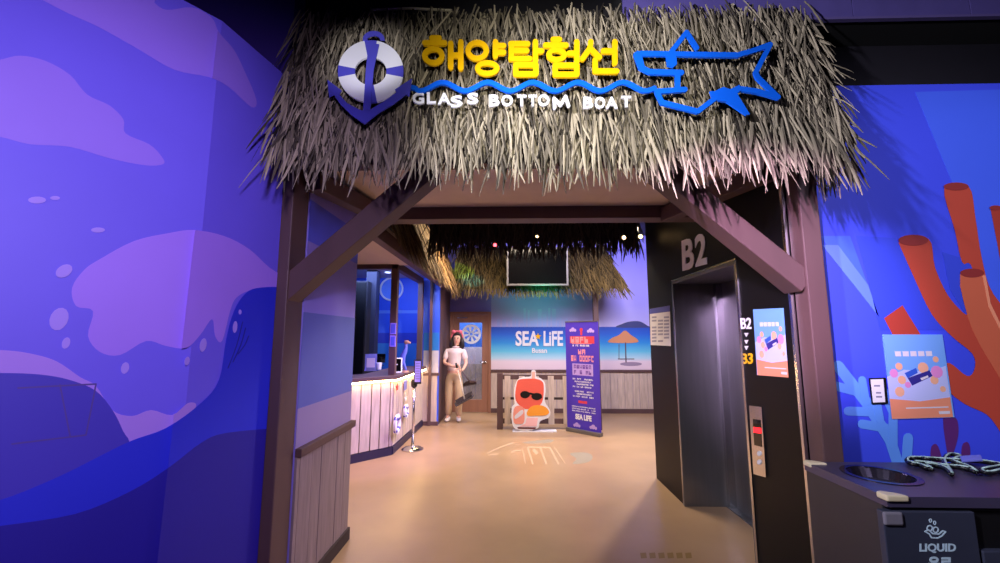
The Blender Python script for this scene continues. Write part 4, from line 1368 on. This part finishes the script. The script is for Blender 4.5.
for (cx_, cy_) in ((bx0, by0), (bx0, by1 - .04)):
    MB().prism([(cx_ - .012, cy_ - .012, BT - .016), (cx_ + .075, cy_ - .012, BT - .016), (cx_ + .06, cy_ + .02, BT - .016), (cx_ + .01, cy_ + .05, BT - .016), (cx_ - .012, cy_ + .04, BT - .016)], (0, 0, .024)).build('corner_guard', 'tape', bn_, .006)
MB().box(pf0.x - .004, pf0.x + .07, fy - .012, fy + .002, BT - .105, BT - .055).build('corner_guard', PM('grey_guard', (120, 116, 128)), bn_, .02, label='grey corner guard on the bin door')
# tangled cord lying on top
zt = lambda x, y, h=.012: onZ(800 + x / 5, 440 + y / 5, BT + h)
cdr = root('tangled_cord', 'tangled dark cord with pale edge lying on the recycling bin top', 'cord', tuple(zt(700, 130, 0)))
path = [(1010, 150), (940, 165), (905, 150), (1005, 128), (900, 108), (780, 102), (700, 98), (610, 92), (545, 92), (540, 112), (600, 128), (655, 148), (625, 122), (720, 140), (758, 172), (720, 108), (745, 74), (800, 84), (760, 105), (830, 132), (880, 162), (820, 140), (720, 130), (640, 118), (570, 112)]
sm = smooth(path, 5, False)
pts3 = [zt(x, y, .012 + .008 * math.sin(i * .7) ** 2 + .004 * (i % 7) / 7) for i, (x, y) in enumerate(sm)]
MB().tube(pts3, .010, 6).build('cable', 'black', cdr, smooth=True)
MB().tube([p_ + V3((0, -.006, .010)) for p_ in pts3], .0042, 5).build('pale_edge', PM('cord_pale', (170, 200, 190)), cdr, smooth=True)
mb = MB().prism([zt(800, 90, .028), zt(905, 84, .028), zt(915, 108, .028), zt(810, 115, .028)], (0, 0, .012))
mb.build('sleeve', PM('cord_sleeve', (120, 130, 220)), cdr, .004)

# ================================================================== FLOOR PRINTS
zf = lambda pts: sc(pts, 7.14, 480, 430)
PFl = PX((0, 0, 0), (0, 0, 1))
flo = bpy.data.objects['floor']
mb = MB()
for pts, w in (([(340, 122), (378, 245)], 1.6), ([(430, 122), (475, 245)], 1.6), ([(345, 122), (500, 126)], 1.2), ([(500, 126), (562, 245)], 1.6), ([(300, 130), (325, 240)], .9), ([(530, 120), (610, 240)], .9),
               ([(225, 160), (250, 148), (292, 146)], 1.2), ([(50, 165), (150, 120), (240, 90)], 1.0), ([(60, 180), (130, 170)], 1.0), ([(380, 140), (410, 170)], 3.0)):
    PFl.stroke(mb, zf(pts), w, 0, .0006, caps=False)
mb.build('floor_print', PM('floor_print_cream', (196, 166, 138)), flo)
mb = MB()
PFl.poly(mb, zf(smooth([(640, 170), (700, 160), (770, 165), (805, 190), (780, 225), (720, 240), (660, 240), (690, 205)], 3)), 0, .0006)
PFl.poly(mb, zf(smooth([(300, 90), (400, 75), (520, 68), (500, 90), (380, 98)], 3)), 0, .0006)
mb.build('floor_print', PM('floor_print_teal', (148, 138, 122)), flo)
mb = MB()
for x in range(640, 690, 9):
    PFl.poly(mb, [(x, 553), (x + 6, 552.5), (x + 7, 558), (x + 1, 558.5)], 0, .0006)
mb.build('floor_print', PM('floor_print_ochre', (140, 112, 62)), flo)
# ================================================================== STAFF MEMBER WITH LONG-HANDLED DUSTPAN
PY = 8.02
O = V3((onY(455, 415, PY).x, PY, 0))
per = root('person', 'staff member in pink headband, pale polo and beige trousers holding a dustpan handle', 'person', tuple(O))


def skinmesh(name, chains, mat, parent, sub=2):
    """one continuous surface grown on joint chains; a joint key may repeat between chains"""
    vs, es, idx, rad = [], [], {}, []
    comps = []
    for ch in chains:
        prev = None
        for key, co, r in ch:
            if key not in idx:
                idx[key] = len(vs)
                vs.append(V3(co))
                rad.append(r)
            i = idx[key]
            if prev is not None and prev != i:
                es.append((prev, i))
            prev = i
    off = WM[parent.name]
    me = bpy.data.meshes.new(name)
    me.from_pydata([tuple(O + v - off) for v in vs], es, [])
    o = bpy.data.objects.new(name, me)
    link(o, parent)
    me.materials.append(MT[mat] if isinstance(mat, str) else mat)
    md = o.modifiers.new('skin', 'SKIN')
    md.use_smooth_shade = True
    md.branch_smoothing = 0.4
    par = list(range(len(vs)))
    def find(a):
        while par[a] != a: a = par[a]
        return a
    for a, b in es: par[find(a)] = find(b)
    seen = set()
    for i, sv in enumerate(me.skin_vertices[0].data):
        r = rad[i]
        sv.radius = r if isinstance(r, tuple) else (r, r)
        c = find(i)
        sv.use_root = c not in seen
        seen.add(c)
    sb = o.modifiers.new('subdivision', 'SUBSURF')
    sb.levels = sb.render_levels = sub
    return o


# joints: x right in the photo, y away, z up; she faces the viewer, leaning a little to the left
hip = (-.03, 0, .88)
HR, HL = (.06, -.20, 1.0), (.10, -.24, .93)      # hands on the handle: upper and lower
body = [
    [('pelvis', hip, (.13, .095)), ('waist', (-.035, -.005, 1.0), (.115, .085)), ('chest', (-.02, 0, 1.17), (.13, .095)), ('sternum', (-.01, 0, 1.28), (.11, .08)),
     ('neck', (.0, -.005, 1.355), .044), ('neck2', (.01, -.01, 1.40), .042), ('jaw', (.018, -.025, 1.445), (.056, .062)), ('skull', (.022, -.012, 1.51), (.076, .088)), ('crown', (.024, 0, 1.575), (.06, .07))],
    [('sternum', 0, 0), ('shr', (-.155, .0, 1.285), .05), ('elr', (-.215, -.06, 1.06), .036), ('wrr', (-.02, -.19, 1.005), .024), ('pmr', HR, (.03, .02))],
    [('sternum', 0, 0), ('shl', (.145, .0, 1.275), .05), ('ell', (.205, -.05, 1.05), .036), ('wrl', (.16, -.18, .945), .024), ('pml', HL, (.03, .02))],
    [('pelvis', 0, 0), ('hpr', (-.11, 0, .82), .088), ('knr', (-.115, -.03, .47), .058), ('anr', (-.125, .03, .09), .038), ('tor', (-.135, -.12, .035), .03)],
    [('pelvis', 0, 0), ('hpl', (.05, 0, .82), .088), ('knl', (.075, -.05, .47), .058), ('anl', (.06, .02, .09), .038), ('tol', (.09, -.12, .035), .03)],
]
for hand, P0, sx in (('r', V3(HR), 1), ('l', V3(HL), -1)):
    ax = V3((.40, 0, -.92))
    for k in range(4):
        b = P0 + ax * (-.03 + .02 * k) + V3((sx * .01, 0, 0))
        L = (.036, .042, .04, .03)[k]
        body.append([(hand + 'f%da' % k, b, .0095), (hand + 'f%db' % k, b + V3((sx * L, -.02, 0)), .0088), (hand + 'f%dc' % k, b + V3((sx * L * 1.2, -.05, -.002)), .0082), (hand + 'f%dd' % k, b + V3((sx * L * .5, -.062, -.004)), .0075)])
    b = P0 + ax * -.035
    body.append([(hand + 't0', b, .011), (hand + 't1', b + V3((sx * .02, -.035, .012)), .010), (hand + 't2', b + V3((sx * .045, -.055, .008)), .008)])
skinmesh('body', body, 'skin', per)
shirt = [
    [('a', (-.032, 0, .86), (.152, .115)), ('b', (-.035, -.005, 1.0), (.138, .108)), ('c', (-.02, 0, 1.17), (.152, .115)), ('d', (-.01, 0, 1.275), (.125, .095)), ('e', (0, -.004, 1.345), (.058, .056))],
    [('d', 0, 0), ('f', (-.158, 0, 1.285), .066), ('g', (-.205, -.045, 1.115), .056)],
    [('d', 0, 0), ('h', (.148, 0, 1.275), .066), ('i', (.192, -.038, 1.105), .056)]]
skinmesh('polo_shirt', shirt, 'shirt', per)
tr = [
    [('w', (-.032, 0, .93), (.142, .108)), ('p', (-.03, 0, .84), (.145, .112)), ('r1', (-.11, 0, .76), .105), ('r2', (-.117, -.03, .47), .08), ('r3', (-.127, .025, .075), .062)],
    [('p', 0, 0), ('l1', (.052, 0, .76), .105), ('l2', (.077, -.05, .47), .08), ('l3', (.065, .015, .075), .062)]]
skinmesh('trousers', tr, 'trousers', per)
for sx, x, xx in (('r', -.125, -.14), ('l', .06, .10)):
    skinmesh('shoe', [[('a', (x, .06, .05), (.045, .045)), ('b', (x, .0, .055), (.048, .05)), ('c', ((x + xx) / 2, -.09, .04), (.05, .036)), ('d', (xx, -.16, .032), (.04, .028))]], PM('shoe_white', (226, 222, 218)), per)
# hair: cap plus shoulder-length sides
H0 = O + V3((.022, -.005, 1.515))
mb = MB()
n, m = 20, 12
base = len(mb.v)
for i in range(m + 1):
    t = PI * i / m
    for k in range(n):
        a = 2 * PI * k / n
        d = V3((math.sin(t) * math.cos(a), math.sin(t) * math.sin(a), math.cos(t)))
        rx, ry, rz = .098, .108, .112
        p = V3((d.x * rx, d.y * ry + .012, d.z * rz))
        if d.y < -.35 and d.z < .52 and abs(d.x) < .72: p = V3((d.x * .07, d.y * .06 + .03, d.z * rz))      # the face stays open below the fringe
        mb.v.append(H0 + p)
for i in range(m):
    for k in range(n):
        a, b = base + i * n + k, base + i * n + (k + 1) % n
        mb.f.append((a, a + n, b + n, b))
for sx in (-1, 1):
    mb.tube([H0 + V3((sx * .082, .0, .03)), H0 + V3((sx * .098, -.0, -.06)), H0 + V3((sx * .105, -.005, -.15)), H0 + V3((sx * .088, -.015, -.225))], [.022, .04, .042, .014], 10)
mb.tube([H0 + V3((0, .075, .02)), H0 + V3((0, .085, -.1)), H0 + V3((0, .075, -.21))], [.06, .078, .05], 12)
mb.build('hair', 'hair', per, smooth=True)
hb = MB().torus(H0 + V3((0, -.0, .03)), (0, 1, .15), .105, .016, n=28, k=8)
hb.v = [v for v in hb.v]
hb.build('headband', 'pink', per, smooth=True)
for sx in (-1, 1):
    MB().ball(H0 + V3((sx * .062, -.03, .125)), .04, 1, .6, .85).build('headband_ear', 'pink', per, smooth=True)
# face
F0 = O + V3((.02, -.098, 1.487))
for sx in (-1, 1):
    MB().ball(F0 + V3((sx * .03, .006, .025)), .010, 1.2, .6, .7, 10, 6).build('eye', 'black', per)
    MB().ball(O + V3((.022 + sx * .078, -.005, 1.49)), .02, .5, .8, 1.2, 10, 6).build('ear', 'skin', per)
    MB().tube([F0 + V3((sx * .016, .004, .047)), F0 + V3((sx * .046, .010, .045))], .004, 6).build('eyebrow', 'hair', per)
MB().tube([F0 + V3((0, .006, .022)), F0 + V3((0, -.012, -.008)), F0 + V3((0, .004, -.014))], [.007, .012, .008], 8).build('nose', 'skin', per, smooth=True)
MB().ball(F0 + V3((0, .016, -.036)), .018, 1, .5, .38, 12, 6).build('mouth', PM('lips', (196, 92, 96)), per)
MB().torus(O + V3((.0, -.004, 1.352)), (0, 0, 1), .055, .016, n=20, k=8).build('collar', 'shirt', per, smooth=True)

# dustpan: long pale handle from her hands down to a dark pan
g0 = O + V3((.035, -.235, 1.07))
pan = onY(465, 401, PY - .28)
dp = root('dustpan', 'long-handled dustpan with dark pan held by the staff member', 'dustpan', (pan.x, pan.y, pan.z - .03))
MB().tube([g0, g0.lerp(pan, .5) + V3((.006, 0, 0)), pan + V3((-.01, 0, .03))], .012, 10).build('handle', PM('handle_cream', (226, 216, 206)), dp, smooth=True)
MB().tube([g0, g0.lerp(pan, .14)], .018, 10).build('grip', 'black', dp, smooth=True)
a_ = (onY(478, 394, pan.y) - onY(460, 404, pan.y)).normalized()
u_ = V3((-a_.z, 0, a_.x))
mb = MB()
mb.obox(pan, a_ * .17, V3((0, .11, 0)), u_ * .008)
mb.obox(pan + V3((0, .10, 0)) + u_ * .045, a_ * .17, V3((0, .008, 0)), u_ * .045)
for s_ in (-1, 1):
    mb.obox(pan + a_ * (.165 * s_) + u_ * .03, a_ * .006, V3((0, .11, 0)), u_ * .03)
mb.build('pan', PM('pan_dark', (66, 56, 58)), dp, .004)
# broom held with its head raised behind the dustpan
bp = onY(469.5, 383, PY + .1)
br_o = root('broom', 'dark brush head on short handle held beside the dustpan handle', 'broom', tuple(bp))
e0 = O + V3((.13, -.235, .95))
MB().tube([e0, bp + V3((0, 0, .03))], .011, 8).build('handle', PM('broom_handle', (120, 100, 110)), br_o, smooth=True)
MB().prism([bp + V3((-.13, 0, -.03)), bp + V3((.13, 0, .015)), bp + V3((.10, 0, .045)), bp + V3((.0, 0, .05)), bp + V3((-.08, 0, .02))], (0, .07, 0)).build('brush_head', PM('broom_brown', (78, 58, 56)), br_o, .006)
mb = MB()
for i in range(26):
    t_ = i / 25
    a_ = bp + V3((-.125 + .25 * t_, .035, -.03 + .045 * t_))
    mb.tube([a_, a_ + V3((0, 0, -.045))], [.006, .004], 5)
mb.build('bristles', PM('broom_brown', (78, 58, 56)), br_o, stuff=True)
